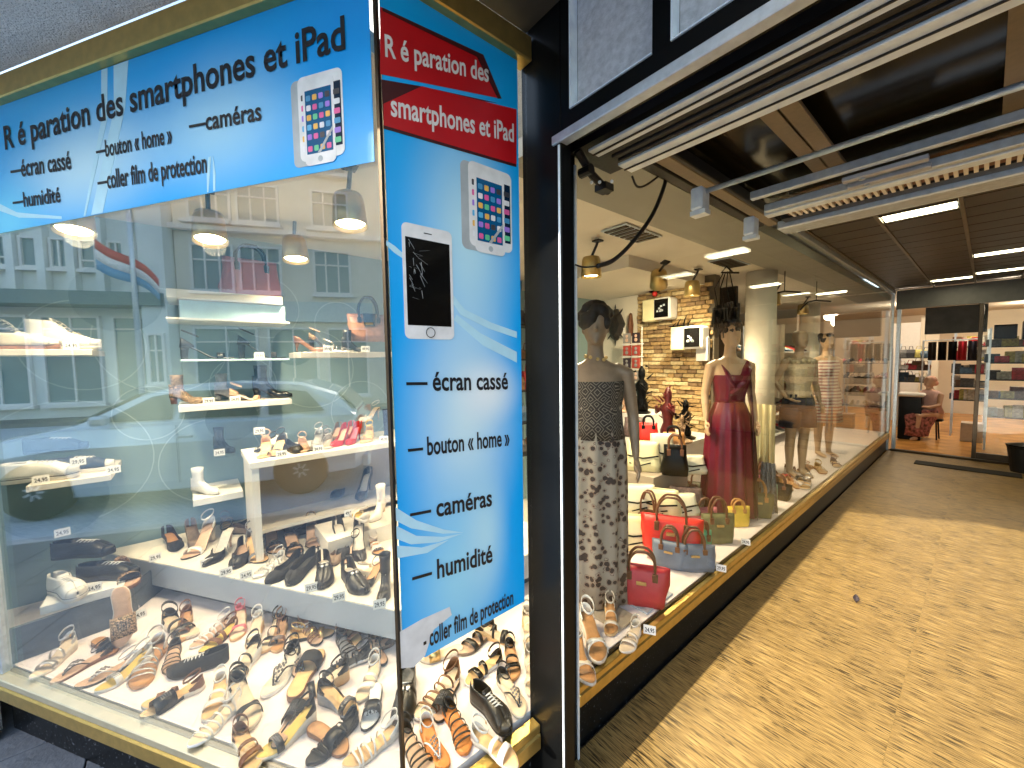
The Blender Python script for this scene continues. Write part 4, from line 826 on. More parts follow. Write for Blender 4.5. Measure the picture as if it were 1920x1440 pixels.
XS = [('pump', 'black', 'nude', (470, 985), (448, 990), 'third row behind the grey heel'), ('strappy', 'grey', 'foot', (420, 985), (430, 1005), 'behind the cream slingback'), ('heel_sandal', 'taupe', 'nude', (585, 1000), (590, 1030), 'behind the ballerina pair'), ('flower_heel', 'black', 'foot', (575, 975), (545, 985), 'third row centre'), ('ballerina', 'taupe', 'nude', (640, 1040), (630, 1052), 'tucked between heel and loafer'), ('slingback', 'black', 'tan', (700, 1085), (690, 1095), 'between loafer and boot'), ('strappy', 'brown', 'foot', (520, 985), (535, 990), 'beneath the brown pump'), ('pump', 'suede', 'tan', (505, 960), (488, 985), 'left of the riser'), ('sandal', 'off', 'tan', (700, 1020), (712, 1040), 'by the corner riser'), ('heel_sandal', 'blackp', 'nude', (665, 1035), (655, 1050), 'right behind the studded loafer')]
for k, (kd, c1, c2, h_, t_, lb) in enumerate(XS): shoe_at(kd, c1, c2, 'black', h_, t_, ZT, '%s shoe on the step, %s' % ({'blackp': 'glossy black', 'suede': 'matt black', 'off': 'ivory'}.get(c1, c1), lb.replace('left of', 'before').replace('right behind', 'just behind')), side=1 if k % 2 else -1, lo=.2, hh=.05 if kd in ('pump', 'heel_sandal', 'slingback', 'flower_heel') else None)
# wall shelves
shoe_on('hightop', 'navy', 'navy', 'white', 25, -3.05, 1.685, R(70), 'navy blue high-top sneaker with white laces', s=1.05)
shoe_on('hightop', 'white', 'white', 'rubber', 128, -3.10, 1.685, R(82), 'white high-top sneaker on the upper shelf', s=1.1)
shoe_on('sneaker', 'off', 'white', 'gum', 60, -2.99, 1.685, R(75), 'pale low sneaker sole out, before the high-tops', s=.9)
shoe_on('sneaker', 'white', 'navy', 'rubber', 62, -2.98, 1.035, R(78), 'white canvas sneaker on the middle shelf', s=1.1)
shoe_on('sneaker', 'navy', 'navy', 'rubber', 138, -3.04, 1.035, R(88), 'navy canvas sneaker with white laces', s=1.0)
shoe_on('laceup', 'navy', 'grey', 'blacksole', 95, -3.2, 1.14, R(80), 'dark slip-on standing behind the white canvas sneaker', s=1.0)
bx('acrylic_block', (-3.29, yat(55, -3.2), 1.0355), (-3.14, yat(130, -3.2), 1.139), GLASS2, label='clear block behind the canvas sneakers', cat='display block')
shoe_on('laceup', 'black', 'blacksole', 'blacksole', 175, -2.86, .50, R(62), 'black leather lace-up on the low white ledge', s=1.1)
shoe_on('laceup', 'black', 'grey', 'blacksole', 130, -2.94, .62, R(62), 'black derby shoe raised behind the lace-up', s=1.1)
bx('acrylic_block', (-2.99, yat(100, -2.94), .5005), (-2.90, yat(165, -2.94), .619), GLASS2, label='clear block under the black derby shoe', cat='display block')
shoe_on('sneaker', 'white', 'grey', 'rubber', 88, -2.78, .50, R(30), 'chunky white sneaker on the low white ledge', s=1.0)
shoe_on('boot', 'white', 'off', 'white', 372, -3.05, .80, R(40), 'white ankle boot on its own small shelf', s=.82, hh=.02)
shoe_on('boot', 'blackp', 'blacksole', 'black', 413, -3.12, 1.03, R(30), 'glossy black ankle boot above the white boot', s=.78, hh=.03)
bx('clear_bracket', (-3.31, yat(395, -3.05), 1.02), (-3.0, yat(440, -3.05), 1.029), GLASS2, label='clear bracket shelf under the glossy black boot', cat='shelf')
shoe_on('heel_sandal', 'black', 'silver', 'black', 392, -3.06, 1.63, R(80), 'black heeled sandal with silver insole on the glassy shelf', s=1.08, hh=.065)
shoe_on('heel_sandal', 'suede', 'black', 'black', 494, -3.06, 1.63, R(80), 'black suede sandal with tall block heel', side=-1, s=1.08, hh=.085)
shoe_on('boot', 'snake', 'nude', 'brown', 350, -3.10, 1.36, R(60), 'snake print boot at the end of the boot shelf', s=.8)
shoe_on('boot', 'grey', 'blacksole', 'grey', 432, -3.15, 1.36, R(60), 'grey ankle boot in the middle of the boot shelf', s=.8)
shoe_on('heel_sandal', 'nude', 'off', 'tan', 462, -3.04, 1.36, R(72), 'tan and cream strap heel on the boot shelf', s=.8, hh=.05)
shoe_on('boot', 'blackp', 'blacksole', 'black', 510, -3.10, 1.36, R(62), 'tall slim black boot on the boot shelf', s=.98, hh=.06)
shoe_on('pump', 'brown', 'nude', 'brown', 585, -2.80, 1.665, R(60), 'brown pump near the handbag', s=.8)
shoe_on('heel_sandal', 'snake', 'black', 'black', 612, -2.86, 1.665, R(55), 'patterned heel between the brown pump and handbag', s=.85, hh=.1)
shoe_on('strappy', 'glitter', 'grey', 'silver', 636, -2.76, 1.665, R(60), 'sparkling flat in front of the brown handbag', s=.8)
shoe_on('boot', 'black', 'brown', 'black', 668, -2.80, 1.665, R(60), 'black shoe boot under the brown handbag', s=.7)

# price cards
_pf = {}
cardm = mat('price_card', (.80, .78, .74), .6, 0, .03)
def card(px, py, z, label, X=None, w_=.055, h_=.04, yaw=None, txt='9,95'):
    p = PZ(px, py, z) if X is None else PX(px, py, X)
    if X is not None: p.z = z
    yw = yaw if yaw is not None else math.atan2(CAM.y - p.y, CAM.x - p.x) + math.pi / 2
    e = thing('price_card', label, 'price card', (p.x, p.y, z + .001), yw, group='white price cards')
    e.rotation_euler = (R(-12), 0, yw)
    q = MB(); q.box((-w_ / 2, 0, 0), (w_ / 2, .0012, h_)); q.box((-w_ * .3, .0013, 0), (w_ * .3, .014, .001)); q.build('sheet', cardm, e)
    t_ = ('29,95', '39,95', '24,95', '49,95')[int(px) % 4]
    if t_ not in _pf:
        o_ = text_part(t_, None, -.021, .010, .021, .010, .019, ink, y=-.0006); _pf[t_] = o_.data; bpy.data.objects.remove(o_)
    link('price_figures', _pf[t_], e)
for (x, y, z, lb) in ((292, 1052, ZT, 'white price card before the black pump on the step'), (388, 1062, ZT, 'white price card before the pearl heeled sandal'), (424, 1080, ZT, 'white price card before the cream slingback'), (462, 1086, ZT, 'white price card under the grey heeled sandal'), (510, 1000, ZT, 'white price card behind the silver flat'),
                       (584, 1110, ZT, 'white price card beside the nearer ballerina'), (636, 1128, ZT, 'white price card between the two loafers'), (712, 1142, ZT, 'white price card leaning near the ankle boot'), (605, 944, .601, 'white price card beside the gold sandal'), (655, 968, .661, 'large white price card on the riser'), (708, 1035, ZT, 'white price card behind the beige sandal'),
                       (698, 1345, ZF, 'white price card upon the black slide'), (566, 1188, ZF, 'white price card under the grey fascia'), (262, 1160, ZF, 'white price card behind the studded tan flat')):
    card(x, y, z, lb)
for (px, X, z, lb) in ((138, -2.93, 1.685, 'white price card under the white high-top'), (132, -2.9, 1.10, 'white price card on top of the canvas sneakers'), (58, -2.89, 1.035, 'white price card before the white canvas sneaker'), (198, -2.9, 1.035, 'white price card at the toe of the navy sneaker'), (142, -2.73, .50, 'white price card on the low ledge'), (90, -2.95, .74, 'white price card above the derby shoe'),
                       (402, -3.02, 1.03, 'white price card at the glossy black boot'), (388, -2.96, 1.36, 'white price card by the snake print boot'), (438, -2.96, 1.36, 'white price card by the grey ankle boot'), (488, -2.99, 1.63, 'white price card under the suede block heel'), (480, -2.70, 1.185, 'white price card above the tan block heel'), (520, -2.50, Z1, 'white price card on the cabinet before the low flat'), (590, -2.50, Z1, 'white price card on the cabinet before the silver heel'), (715, -2.50, Z1, 'white price card on the cabinet by the corner'), (617, -2.66, 1.665, 'white price card under the patterned heel'), (687, -2.66, 1.665, 'white price card under the brown handbag')):
    card(px, 700, z, lb, X=X)

# handbags
def make_bag(label, loc, yaw, W, H, D, cb, ch, cat='handbag', handle=.14, name='handbag', top=1.0, badge=True, flap=False, cl=None, group=None, lo=.78):
    e = thing(name, label, cat, loc, yaw, group=group)
    q = MB(); rings = []
    for z, wx, dy in ((0, lo, .85), (.02, lo + .06, 1), (.25, lo + .13, 1.08), (.6, lerp(lo, top, .85) + .02, .80), (.85, top, .45), (1.0, top, .22), (.985, top * .97, .16), (.8, top * .9, .3)):
        pts = []
        for k in range(24):
            a = 2 * math.pi * k / 24; c, s_ = math.cos(a), math.sin(a); f = (abs(c) ** 4 + abs(s_) ** 4) ** -.25
            dent = 1 - .05 * math.sin(k * 1.7 + z * 5)
            pts.append((c * f * W / 2 * wx * dent, s_ * f * D / 2 * dy * dent, z * H))
        rings.append(pts)
    q.loft(rings).build('body', cb, e, smooth=True)
    if handle:
        for sd in (-1, 1):
            pts = [Vector((-.24 * W, sd * D * .14, H * .80)), Vector((-.23 * W, sd * D * .20, H + handle * .4)), Vector((-.12 * W, sd * D * .22, H + handle * .92)), Vector((0, sd * D * .22, H + handle)), Vector((.12 * W, sd * D * .22, H + handle * .92)), Vector((.23 * W, sd * D * .20, H + handle * .4)), Vector((.24 * W, sd * D * .14, H * .80))]
            h_ = MB().tube(smoothpath(pts, 4), .0075, 8).build('handle', ch, e, smooth=True)
        for x in (-.24 * W, .24 * W): MB().bbox((x - .014, -D * .36, H * .66), (x + .014, -D * .20, H * .88), .003).build('handle_tab', ch if cl is None else cl, e)
    if badge: MB().bbox((-.028, -D * .50, H * .60), (.022, -D * .40, H * .68), .002).build('badge', SHM['goldl'], e)
    if flap: MB().prism([(-.13 * W, H * .55), (.13 * W, H * .55), (.16 * W, H * 1.0), (-.16 * W, H * 1.0)], -D * .47, -D * .30).build('flap', ch, e)
    return e
brownl = mat('brown_leather', (.14, .055, .025), .35, 0, .2, 40, .05); redn = mat('red_nylon', (.62, .018, .012), .45, 0, .12, 12, .35, 14); redm = mat('crimson_nylon', (.45, .015, .03), .45, 0, .12, 12, .35, 14); greyn = mat('blue_grey_nylon', (.13, .17, .24), .5, 0, .15, 12, .3, 14)
pinkb = mat('rose_leather', (.62, .20, .24), .4, 0, .06); greenn = mat('green_nylon', (.10, .36, .20), .45, 0, .1, 12, .3, 14); yelb = mat('yellow_leather', (.72, .50, .06), .45, 0, .1); khaki = mat('khaki_canvas', (.12, .12, .05), .7, 0, .2); creamb = mat('cream_leather', (.74, .68, .40), .35, 0, .08, 8, .1, 10); mint = mat('mint_leather', (.30, .48, .40), .45); camel = mat('camel_leather', (.50, .24, .07), .4, 0, .15)
tagm = mat('ivory_tag', (.75, .68, .55), .5)
make_bag('rose pink handbag with thin black handle on the top shelf', (-3.12, yat(482, -3.1), 2.031), R(90) + .1, .34, .25, .14, pinkb, black, handle=.09, badge=False, top=.86, lo=.9)
b_ = make_bag('brown checked handbag with black trim and round handle', (-2.86, yat(695, -2.85), 1.74), R(80), .27, .20, .12, mat('check_leather', (.36, .17, .10), .45, 0, .25, 30), black, handle=.12, flap=True, badge=True)
bx('acrylic_block', (-2.95, yat(655, -2.85), 1.6655), (-2.74, yat(735, -2.85), 1.7385), GLASS2, label='clear block lifting the brown handbag', cat='display block')

# spotlights
bulb = mat('lamp_glow', (1, .80, .45), emit=12.); bulb2 = mat('lamp_glow_white', (1, .90, .72), emit=8.); brass = mat('brass', (.50, .36, .14), .35, .8)
def spot(x, y, z, label, tilt=(0, 0), e_=24, b_=None, hs=.075):
    t = thing('spotlight', label, 'spotlight', (x, y, z), rot=(tilt[0], tilt[1], 0), group='ceiling spotlights')
    MB().lathe([(.030, .12), (hs - .016, .112), (hs - .008, .09), (hs, -.03), (hs - .004, -.03), (hs - .014, .0)], 20).build('housing', brass, t, smooth=True)
    MB().lathe([(.001, -.012), (hs - .012, -.012), (hs - .012, -.004), (.001, -.004)], 20).build('bulb', b_ or bulb, t)
    q = MB(); q.tube([(0, 0, .11), (.05, .0, .19), (.06, 0, .215)], .010, 6); q.bbox((.03, -.03, .21), (.09, .03, .222), .002); q.build('bracket', blackmetal, t)
    ld = bpy.data.lights.new('spot_lamp', 'SPOT'); ld.energy = e_ * (.6 if y < 1 else 1.1); ld.spot_size = R(135); ld.spot_blend = .7; ld.shadow_soft_size = .05; ld.color = (1, .80, .52)
    lo = bpy.data.objects.new('spot_lamp', ld); col.objects.link(lo); lo.matrix_world = Matrix.Translation((x, y, z)) @ Euler((tilt[0], tilt[1], 0)).to_matrix().to_4x4() @ Matrix.Translation((0, 0, -.05))
    return t
SP = [(-2.78, -.38, 2.26, 'spotlight hidden behind the end of the wide banner', (0, R(-14)), 30), (-2.75, .55, 2.26, 'spotlight over the cabinet of heels', (0, R(-10)), 30), (-1.86, .60, 2.24, 'brass spotlight nearest the corner above the slanting display', (0, R(-8)), 30), (-2.5, .12, 2.24, 'brass spotlight glowing over the aqua shelves', (0, R(-14)), 30), (-1.87, 2.31, 2.22, 'lit brass spotlight nearest the black column, inside the passage window', (0, 0), 26), (-1.85, 3.2, 2.24, 'spotlight tilted away, between two lit ones', (R(35), R(25)), 16), (-1.87, 3.85, 2.22, 'lit brass spotlight close to the white pillar', (0, 0), 26),
      (-2.25, 2.15, 2.24, 'small lit spotlight cut off by the column strip', (0, R(-10)), 22), (-1.7, 5.6, 2.24, 'spotlight over the lace-topped mannequin', (0, 0), 16), (-1.8, 7.2, 2.24, 'farthest spotlight along the shop window', (0, 0), 16)]
for a in SP: spot(*a[:4], a[4], a[5])

# ================================================================== SHOP INTERIOR
bx('shop_floor', (-6.5, 1.0, -.1), (-2.26, 8.84, 0.0), mat('pale_tile', (.72, .69, .60), .18, 0, .04, 3), kind='structure')
sc_ = slabpoly('shop_ceiling', [(-1.432, 1.12), (-1.432, 8.8), (-6.5, 8.8), (-6.5, 1.6), (-3.4, -1.2), (-2.65, -1.03), (-2.44, -.5), (-1.10, .38)], 2.462, 2.52, ceil_m, kind='structure')
bx('bulkhead', (-1.43, 1.13, 2.452), (-1.03, 8.83, 2.53), ceil_g, kind='structure')
for (x, y, lb) in ((-1.60, 2.42, 'near'), (-1.55, 3.9, 'far')):
    v = thing('ceiling_vent', 'dark slotted air vent in the shop ceiling, the one %s' % ('between the first two spotlights' if lb == 'near' else 'beside the white pillar'), 'air vent', (x, y, 2.455), group='air vents')
    bx('frame', (-.10, -.22, -.006), (.10, .22, .0), alu, v, r=.001)
    for k in range(7): bx('slat', (-.085, -.20 + k * .06, -.012), (.085, -.165 + k * .06, -.0065), bronze, v)
bx('ceiling_step', (-6.4, 2.9, 2.36), (-1.95, 4.29, 2.4615), ceil_m, kind='structure')
# rear wall with stone cladding and opening
wl = bx('wall', (-6.4, 4.31, 0), (-2.76, 4.45, 2.46), cream, kind='structure')
bx('wall_return', (-3.50, 4.20, 0), (-3.40, 4.305, 2.355), cream, kind='structure')
sw_ = bx('stone_wall', (-2.755, 4.33, 0), (-1.86, 4.45, 2.46), mat('mortar', (.12, .1, .07), .9), kind='structure')
stm = [mat('clad_stone_%d' % i, c, .8, 0, .25, 30, .5, 60) for i, c in enumerate(((.50, .36, .17), (.40, .26, .11), (.60, .47, .26), (.25, .16, .08)))]
sm_ = [MB().bbox((0, 0, 0), (w_, .035, .042), .006).mesh('stone', stm[i % 4]) for i, w_ in enumerate((.09, .12, .15, .10, .13, .075))]
sw_w = (.09, .12, .15, .10, .13, .075); rs = random.Random(9); z = .62; nst = 0
while z < 2.40 and nst < 296:
    x = -2.75 + rs.uniform(-.02, 0)
    while x < -1.90:
        k = rs.randrange(6)
        if x + sw_w[k] > -1.862: k = 5
        if x + sw_w[k] > -1.86: break
        link('stone', sm_[k], sw_, loc=(x, 4.292 + rs.uniform(-.012, .006), z)); x += sw_w[k] + .004; nst += 1
    z += .0465
# old-style white framed picture boxes
def picbox(x, z, lb):
    t = thing('picture_box', lb, 'wall box', (x, 4.12, z))
    bx('case', (-.17, .0, -.13), (.0, .15, .12), creamb, t, r=.01)
    bx('front', (-.015, -.03, -.12), (.19, .149, .12), white, t, r=.02)
    bx('screen', (.005, -.034, -.10), (.17, -.031, .10), scrk, t, r=.0005)
    q = MB(); rq = random.Random(int(z * 100))
    for k in range(7): cx = .085 + rq.uniform(-.045, .045); cz = rq.uniform(-.06, .03); q.box((cx - .012, -.0362, cz), (cx + .012, -.0345, cz + .02))
    q.build('picture_marks', phg, t)
picbox(-2.42, 2.14, 'white framed box with dark picture, upper one on the stone wall'); picbox(-2.07, 1.80, 'white framed box with dark picture, lower one on the stone wall')
bx('blank_canvas', (-1.99, 4.2, 1.55), (-1.87, 4.26, 1.80), white, r=.003, label='small blank white canvas beside the lower picture box', cat='canvas')
# carved black mask on white wall
mk = thing('wall_mask', 'carved black shell shaped mask on the white wall', 'mask', (-3.06, 4.28, 2.02))
q = MB(); pts = []
for k in range(24):
    a = 2 * math.pi * k / 24; r_ = .15 * (1 + .10 * math.cos(4 * a) + .06 * math.cos(9 * a)); pts.append((r_ * .78 * math.cos(a), r_ * 1.25 * math.sin(a)))
q.loft([[(x, .0, z) for x, z in pts], [(x * 1.0, -.03, z) for x, z in pts], [(x * .7, -.07, z * .75) for x, z in pts], [(x * .2, -.085, z * .2) for x, z in pts]]).build('shell', mat('carved_black', (.015, .012, .010), .35, 0, .4, 20, .6, 30), mk)
q = MB()
for (a, L) in ((90, .09), (-90, .10), (55, .07), (125, .07), (-50, .07), (-130, .07)):
    c, s_ = math.cos(R(a)), math.sin(R(a)); q.tube([(c * .10, -.02, s_ * .16), (c * (.13 + L * .5), -.02, s_ * (.17 + L * .6)), (c * (.12 + L), -.02, s_ * (.17 + L))], [.012, .009, .002], 6)
q.build('spikes', MATS['carved_black'], mk)
hb = thing('hanging_ornament', 'narrow dark ornament hanging at the edge of the stone wall', 'ornament', (-2.82, 4.24, 1.95)); MB().lathe([(.001, -.45), (.01, -.4), (.008, -.1), (.03, -.05), (.035, .05), (.02, .18), (.001, .2)], 8).build('pendant', brownl, hb)
bd = thing('bird_ornament', 'small black and red bird ornament above the upper picture box', 'ornament', (-2.46, 4.18, 2.36)); q = MB(); q.ball((0, 0, 0), .05, 8, 6, (1.5, .6, .6)); q.tube([(.04, 0, .02), (.10, 0, .07)], [.02, .003], 6); q.tube([(-.05, 0, .0), (-.10, 0, .03)], [.025, .004], 6); q.build('body', black, bd); MB().ball((.01, -.02, -.04), .03, 8, 6).build('breast', redn, bd)
ds = thing('antler_ornament', 'black branching ornament on top of the lower picture box', 'ornament', (-2.15, 4.18, 1.925)); q = MB()
for (x, h) in ((-.09, .05), (-.04, .09), (.03, .13), (.08, .08)): q.tube([(x, 0, 0), (x + .01, 0, h * .5), (x + .04, 0, h)], [.010, .008, .002], 6)
q.tube([(-.14, 0, .012), (.14, 0, .012)], .008, 6); q.build('branches', black, ds)
# rack of small framed cards
cr = thing('postcard_rack', 'white wire rack of small dark and red cards by the stone wall', 'card rack', (-2.62, 3.98, 0))
q = MB(); q.tube([(-.12, 0, .62), (-.12, 0, 1.95)], .006, 6); q.tube([(.12, 0, .62), (.12, 0, 1.95)], .006, 6)
for k in range(6): q.box((-.14, -.014, 1.02 + k * .145), (.14, -.0, 1.032 + k * .145))
q.build('wire_frame', white, cr)
cm = [mat('card_dark', (.03, .02, .03), .4), mat('card_red', (.35, .05, .04), .4), mat('card_grey', (.25, .24, .24), .4)]
for k in range(6):
    for j in range(2):
        c_ = bx('card', (-.115 + j * .12, -.022, 1.04 + k * .145), (-.015 + j * .12, -.0150, 1.155 + k * .145), cm[(k + (j * k) % 2) % 3], cr)
        q = MB(); q.ball((-.065 + j * .12, -.024, 1.12 + k * .145), .018, 8, 4, (1, .15, 1)); q.ball((-.065 + j * .12, -.024, 1.075 + k * .145), .022, 8, 4, (1, .15, 1)); q.build('card_print', cm[2] if k % 3 != 2 else nodes and mat('skin_print', (.6, .4, .3)), c_)
# white counters
ct = thing('white_counter', 'stepped white counter with open shelf before the stone wall', 'counter', (0, 0, 0))
bx('upper_box', (-2.80, 3.75, 0), (-2.28, 4.27, .98), white, ct, r=.004); bx('top', (-2.27, 3.55, .73), (-1.80, 4.27, .77), white, ct, r=.003)
bx('side', (-2.27, 3.56, 0), (-2.24, 4.26, .729), white, ct); bx('side', (-1.84, 3.56, 0), (-1.81, 4.26, .729), white, ct); bx('back', (-2.239, 4.22, 0), (-1.841, 4.25, .729), cream, ct); bx('board', (-2.239, 3.58, .42), (-1.841, 4.219, .45), white, ct); bx('board', (-2.239, 3.58, .08), (-1.841, 4.219, .11), white, ct)
# carved figures
darkred_w = mat('dark_red_lacquer', (.10, .012, .012), .35, 0, .5, 15, .4, 20)
def figure(x, y, z, h, m, lb, nm='carved_figure', seed=1, cat='figurine'):
    e = thing(nm, lb, cat, (x, y, z)); rf = random.Random(seed)
    MB().lathe([(.09, 0), (.10, .015), (.06, .03)], 16).build('base', m, e)
    q = MB(); prof_ = [(.075, .028), (.085, .15), (.05, .30), (.065, .45), (.08, .58), (.03, .68), (.045, .76), (.04, .86), (.012, .95)]
    q.lathe([(r_ * h * 1.6, z_ * h) for r_, z_ in prof_], 14)
    for sd in (-1, 1): q.tube([(sd * .07 * h * 1.4, 0, .58 * h), (sd * .17 * h, -.06, .48 * h), (sd * .10 * h, -.12, .62 * h)], [.04 * h, .03 * h, .02 * h], 7)
    q.build('body', m, e, smooth=True)
    q = MB()
    for k in range(16): a = rf.uniform(0, 6.28); rr2 = rf.uniform(.05, .13) * h * 1.6; zz = rf.uniform(.05, .95) * h; q.tube([(math.cos(a) * rr2 * .6, math.sin(a) * rr2 * .6, zz), (math.cos(a) * rr2 * 1.3, math.sin(a) * rr2 * 1.3, zz + rf.uniform(-.04, .07))], [.02 * h, .004], 5)
    q.build('ornaments', m, e); return e
figure(-2.04, 3.72, .772, .55, darkred_w, 'dark red lacquered figure on the white counter', seed=3)
figure(-1.92, 3.85, .772, .42, black, 'black figure group beside the dark red one', seed=6)
figure(-2.42, 3.85, .982, .55, black, 'tall black spiky figure on the upper counter box', seed=8)
figure(-1.86, 3.66, .772, .28, SHM['snake'], 'small pale figure at the counter end', seed=11)
figure(-2.62, 3.82, .982, .20, SHM['nude'], 'small beige figure on the upper counter box', seed=12)
# white pillar
MB().lathe([(.135, 0), (.135, 2.46)], 32, (-1.50, 4.62, .30)).build('pillar', white, smooth=False, kind='structure') if False else None
p = thing('white_pillar', 'round white pillar standing behind the burgundy dress', 'pillar', (-1.52, 4.62, ZF)); MB().lathe([(.14, 0), (.14, 2.155)], 32).build('shaft', cream, p, smooth=True); MB().lathe([(.15, 0), (.15, .04), (.142, .05)], 32).build('foot_ring', white, p)
p = thing('white_pillar', 'farther and slimmer round white pillar past the striped dress', 'pillar', (-1.95, 8.2, 0)); MB().lathe([(.14, 0), (.14, 2.46)], 24).build('shaft', cream, p, smooth=True)
# black sheet standing in for the dark opening, curtains
bx('dark_backing', (-3.2, 4.9, 0), (-1.865, 4.95, 2.4), mat('dark_cloth', (.02, .016, .013), .9), label='tall black partition standing in for the dark opening behind the white pillar', cat='backdrop')
def cloth(name, lb, x0, x1, y, z0, z1, m, cat='garment', n=40, amp=.02, grp=None, fl=.0):
    q = MB(); A_ = []; B_ = []
    for k in range(n + 1):
        x = lerp(x0, x1, k / n); d = amp * math.sin(k * 1.1) + amp * .4 * math.sin(k * 2.7); A_.append((x, y + d, z1)); B_.append((x + (x - (x0 + x1) / 2) * fl, y + d * 1.8, z0))
    q.loft([A_, B_, [(a, b + .004, c) for a, b, c in B_], [(a, b + .004, c) for a, b, c in A_]], closed=False)
    return q.build(name, m, None, True, label=lb, cat=cat, group=grp)

# ------------------------------------------------------------------ mannequins
skinm = mat('mannequin_skin', (.62, .42, .25), .4, 0, .04, 8); skinl = mat('mannequin_pale', (.46, .34, .22), .4, 0, .04, 8)
def ell(cx, cy, z, rx, ry, n=20, p=2.2): return [(cx + rx * math.copysign(abs(math.cos(a)) ** (2 / p), math.cos(a)), cy + ry * math.copysign(abs(math.sin(a)) ** (2 / p), math.sin(a)), z) for a in [2 * math.pi * k / n for k in range(n)]]
def body_mb(armL, armR, legx=.085, step=.0, head=True, turn=0.):
    q = MB()
    T_ = [(.80, .155, .10, 0), (.86, .172, .112, .0), (.92, .170, .112, 0), (1.0, .142, .095, 0), (1.07, .118, .082, 0), (1.13, .122, .084, 0), (1.20, .135, .092, -.004), (1.27, .148, .105, -.012), (1.32, .152, .098, -.008), (1.38, .160, .080, 0), (1.42, .145, .062, .005), (1.445, .085, .052, .008), (1.465, .052, .048, .008), (1.52, .046, .047, .004), (1.56, .046, .050, -.002)]
    q.loft([ell(0, cy, z, rx, ry) for z, rx, ry, cy in T_])
    for sd in (-1, 1): q.ball((sd * .066, -.070, 1.265), .052, 12, 8, (1, .75, 1))
    for sd in (-1, 1):
        f = step * sd; pts = [(sd * .085, .0, .86), (sd * .088, -.005 + f * .2, .72), (sd * .082, -.004 + f * .5, .50), (sd * .080, .012 + f * .8, .34), (sd * .078, .008 + f, .10), (sd * .078, .0 + f, .05)]
        q.tube(pts, [.088, .080, .052, .052, .033, .036], 14)
        q.tube([(sd * .078, .02 + f, .045), (sd * .080, -.05 + f, .035), (sd * .084, -.12 + f, .022), (sd * .086, -.16 + f, .015)], [.036, .034, .034, .016], 10, flat=.75)
    if head:
        q.loft([ell(0, cy, z, rx, ry) for z, rx, ry, cy in [(1.545, .03, .035, -.02), (1.56, .045, .055, -.022), (1.59, .060, .078, -.015), (1.63, .070, .090, -.005), (1.67, .074, .095, .0), (1.71, .070, .090, .004), (1.74, .055, .070, .006), (1.758, .028, .035, .006)]])
        q.loft([[(-.006, -.098, 1.655), (.006, -.098, 1.655), (.006, -.08, 1.655), (-.006, -.08, 1.655)], [(-.012, -.118, 1.625), (.012, -.118, 1.625), (.012, -.07, 1.622), (-.012, -.07, 1.622)]])
        q.ball((0, -.085, 1.597), .020, 8, 6, (1.2, .6, .45)); q.ball((0, -.078, 1.565), .022, 8, 6)
        for sd in (-1, 1): q.ball((sd * .073, .008, 1.635), .018, 8, 6, (.4, .8, 1.4))
    for sd, arm in ((-1, armL), (1, armR)):
        if arm is None: continue
        sh, el_, wr, hd = [Vector((sd * a[0], a[1], a[2])) for a in arm]
        q.tube([(sd * .11, .0, 1.40), sh, sh.lerp(el_, .5), el_, el_.lerp(wr, .35), wr], [.045, .046, .039, .033, .033, .021], 12)
        d = (hd - wr).normalized(); u = Vector((0, 1, 0)); u = (u - d * u.dot(d)).normalized(); v = d.cross(u)
        q.tube([wr, wr + d * .03, wr + d * .065, wr + d * .09], [.021, .026, .033, .030], 10, flat=.5)
        for k, (off, ln) in enumerate(((-.026, .062), (-.009, .074), (.009, .070), (.026, .054))):
            b0 = wr + d * .078 + u * off; q.tube([b0, b0 + d * ln * .45 + v * sd * .002, b0 + d * ln * .8 - v * sd * .008, b0 + d * ln - v * sd * .016], [.0105, .0098, .009, .006], 8)
        b0 = wr + d * .030 - u * .022; q.tube([b0, b0 - u * .022 + d * .022, b0 - u * .028 + d * .052], [.012, .0105, .007], 8)
    return q
def mk_body(name, q, m, e, vox=.0085):
    o = q.build(name, m, e, smooth=True)
    r_ = o.modifiers.new('fuse', 'REMESH'); r_.mode = 'VOXEL'; r_.voxel_size = vox; r_.use_smooth_shade = True
    s_ = o.modifiers.new('soften', 'SMOOTH'); s_.iterations = 4; s_.factor = .5
    return o
down = ((.175, .0, 1.375), (.215, .01, 1.13), (.225, -.05, .90), (.235, -.09, .80)); down2 = ((.175, .0, 1.375), (.20, .02, 1.13), (.20, -.06, .90), (.205, -.09, .81)); hip = ((.175, .0, 1.375), (.26, .03, 1.15), (.19, -.06, .96), (.13, -.12, .93))
S_ = .885
def dress(e, name, rings, m, pleat=0, amp=.012, n=56, ph=0.):
    q = MB(); outer = []; inner = []
    for i, (z, rx, ry, cy) in enumerate(rings):
        w_ = sst(0, len(rings) * .7, i) * amp * (1 if pleat else 0); r1 = []; r2 = []
        for k in range(n):
            a = 2 * math.pi * k / n; f = 1 + w_ / max(rx, .05) * math.sin(pleat * a + ph + .25 * math.sin(3 * a + i * .2)) if pleat else 1
            r1.append((rx * f * math.cos(a), cy + ry * f * math.sin(a), z)); r2.append((rx * f * .985 * math.cos(a), cy + ry * f * .985 * math.sin(a), z))
        outer.append(r1); inner.append(r2)
    q.loft(outer + list(reversed(inner)), caps=False); return q.build(name, m, e, smooth=True)
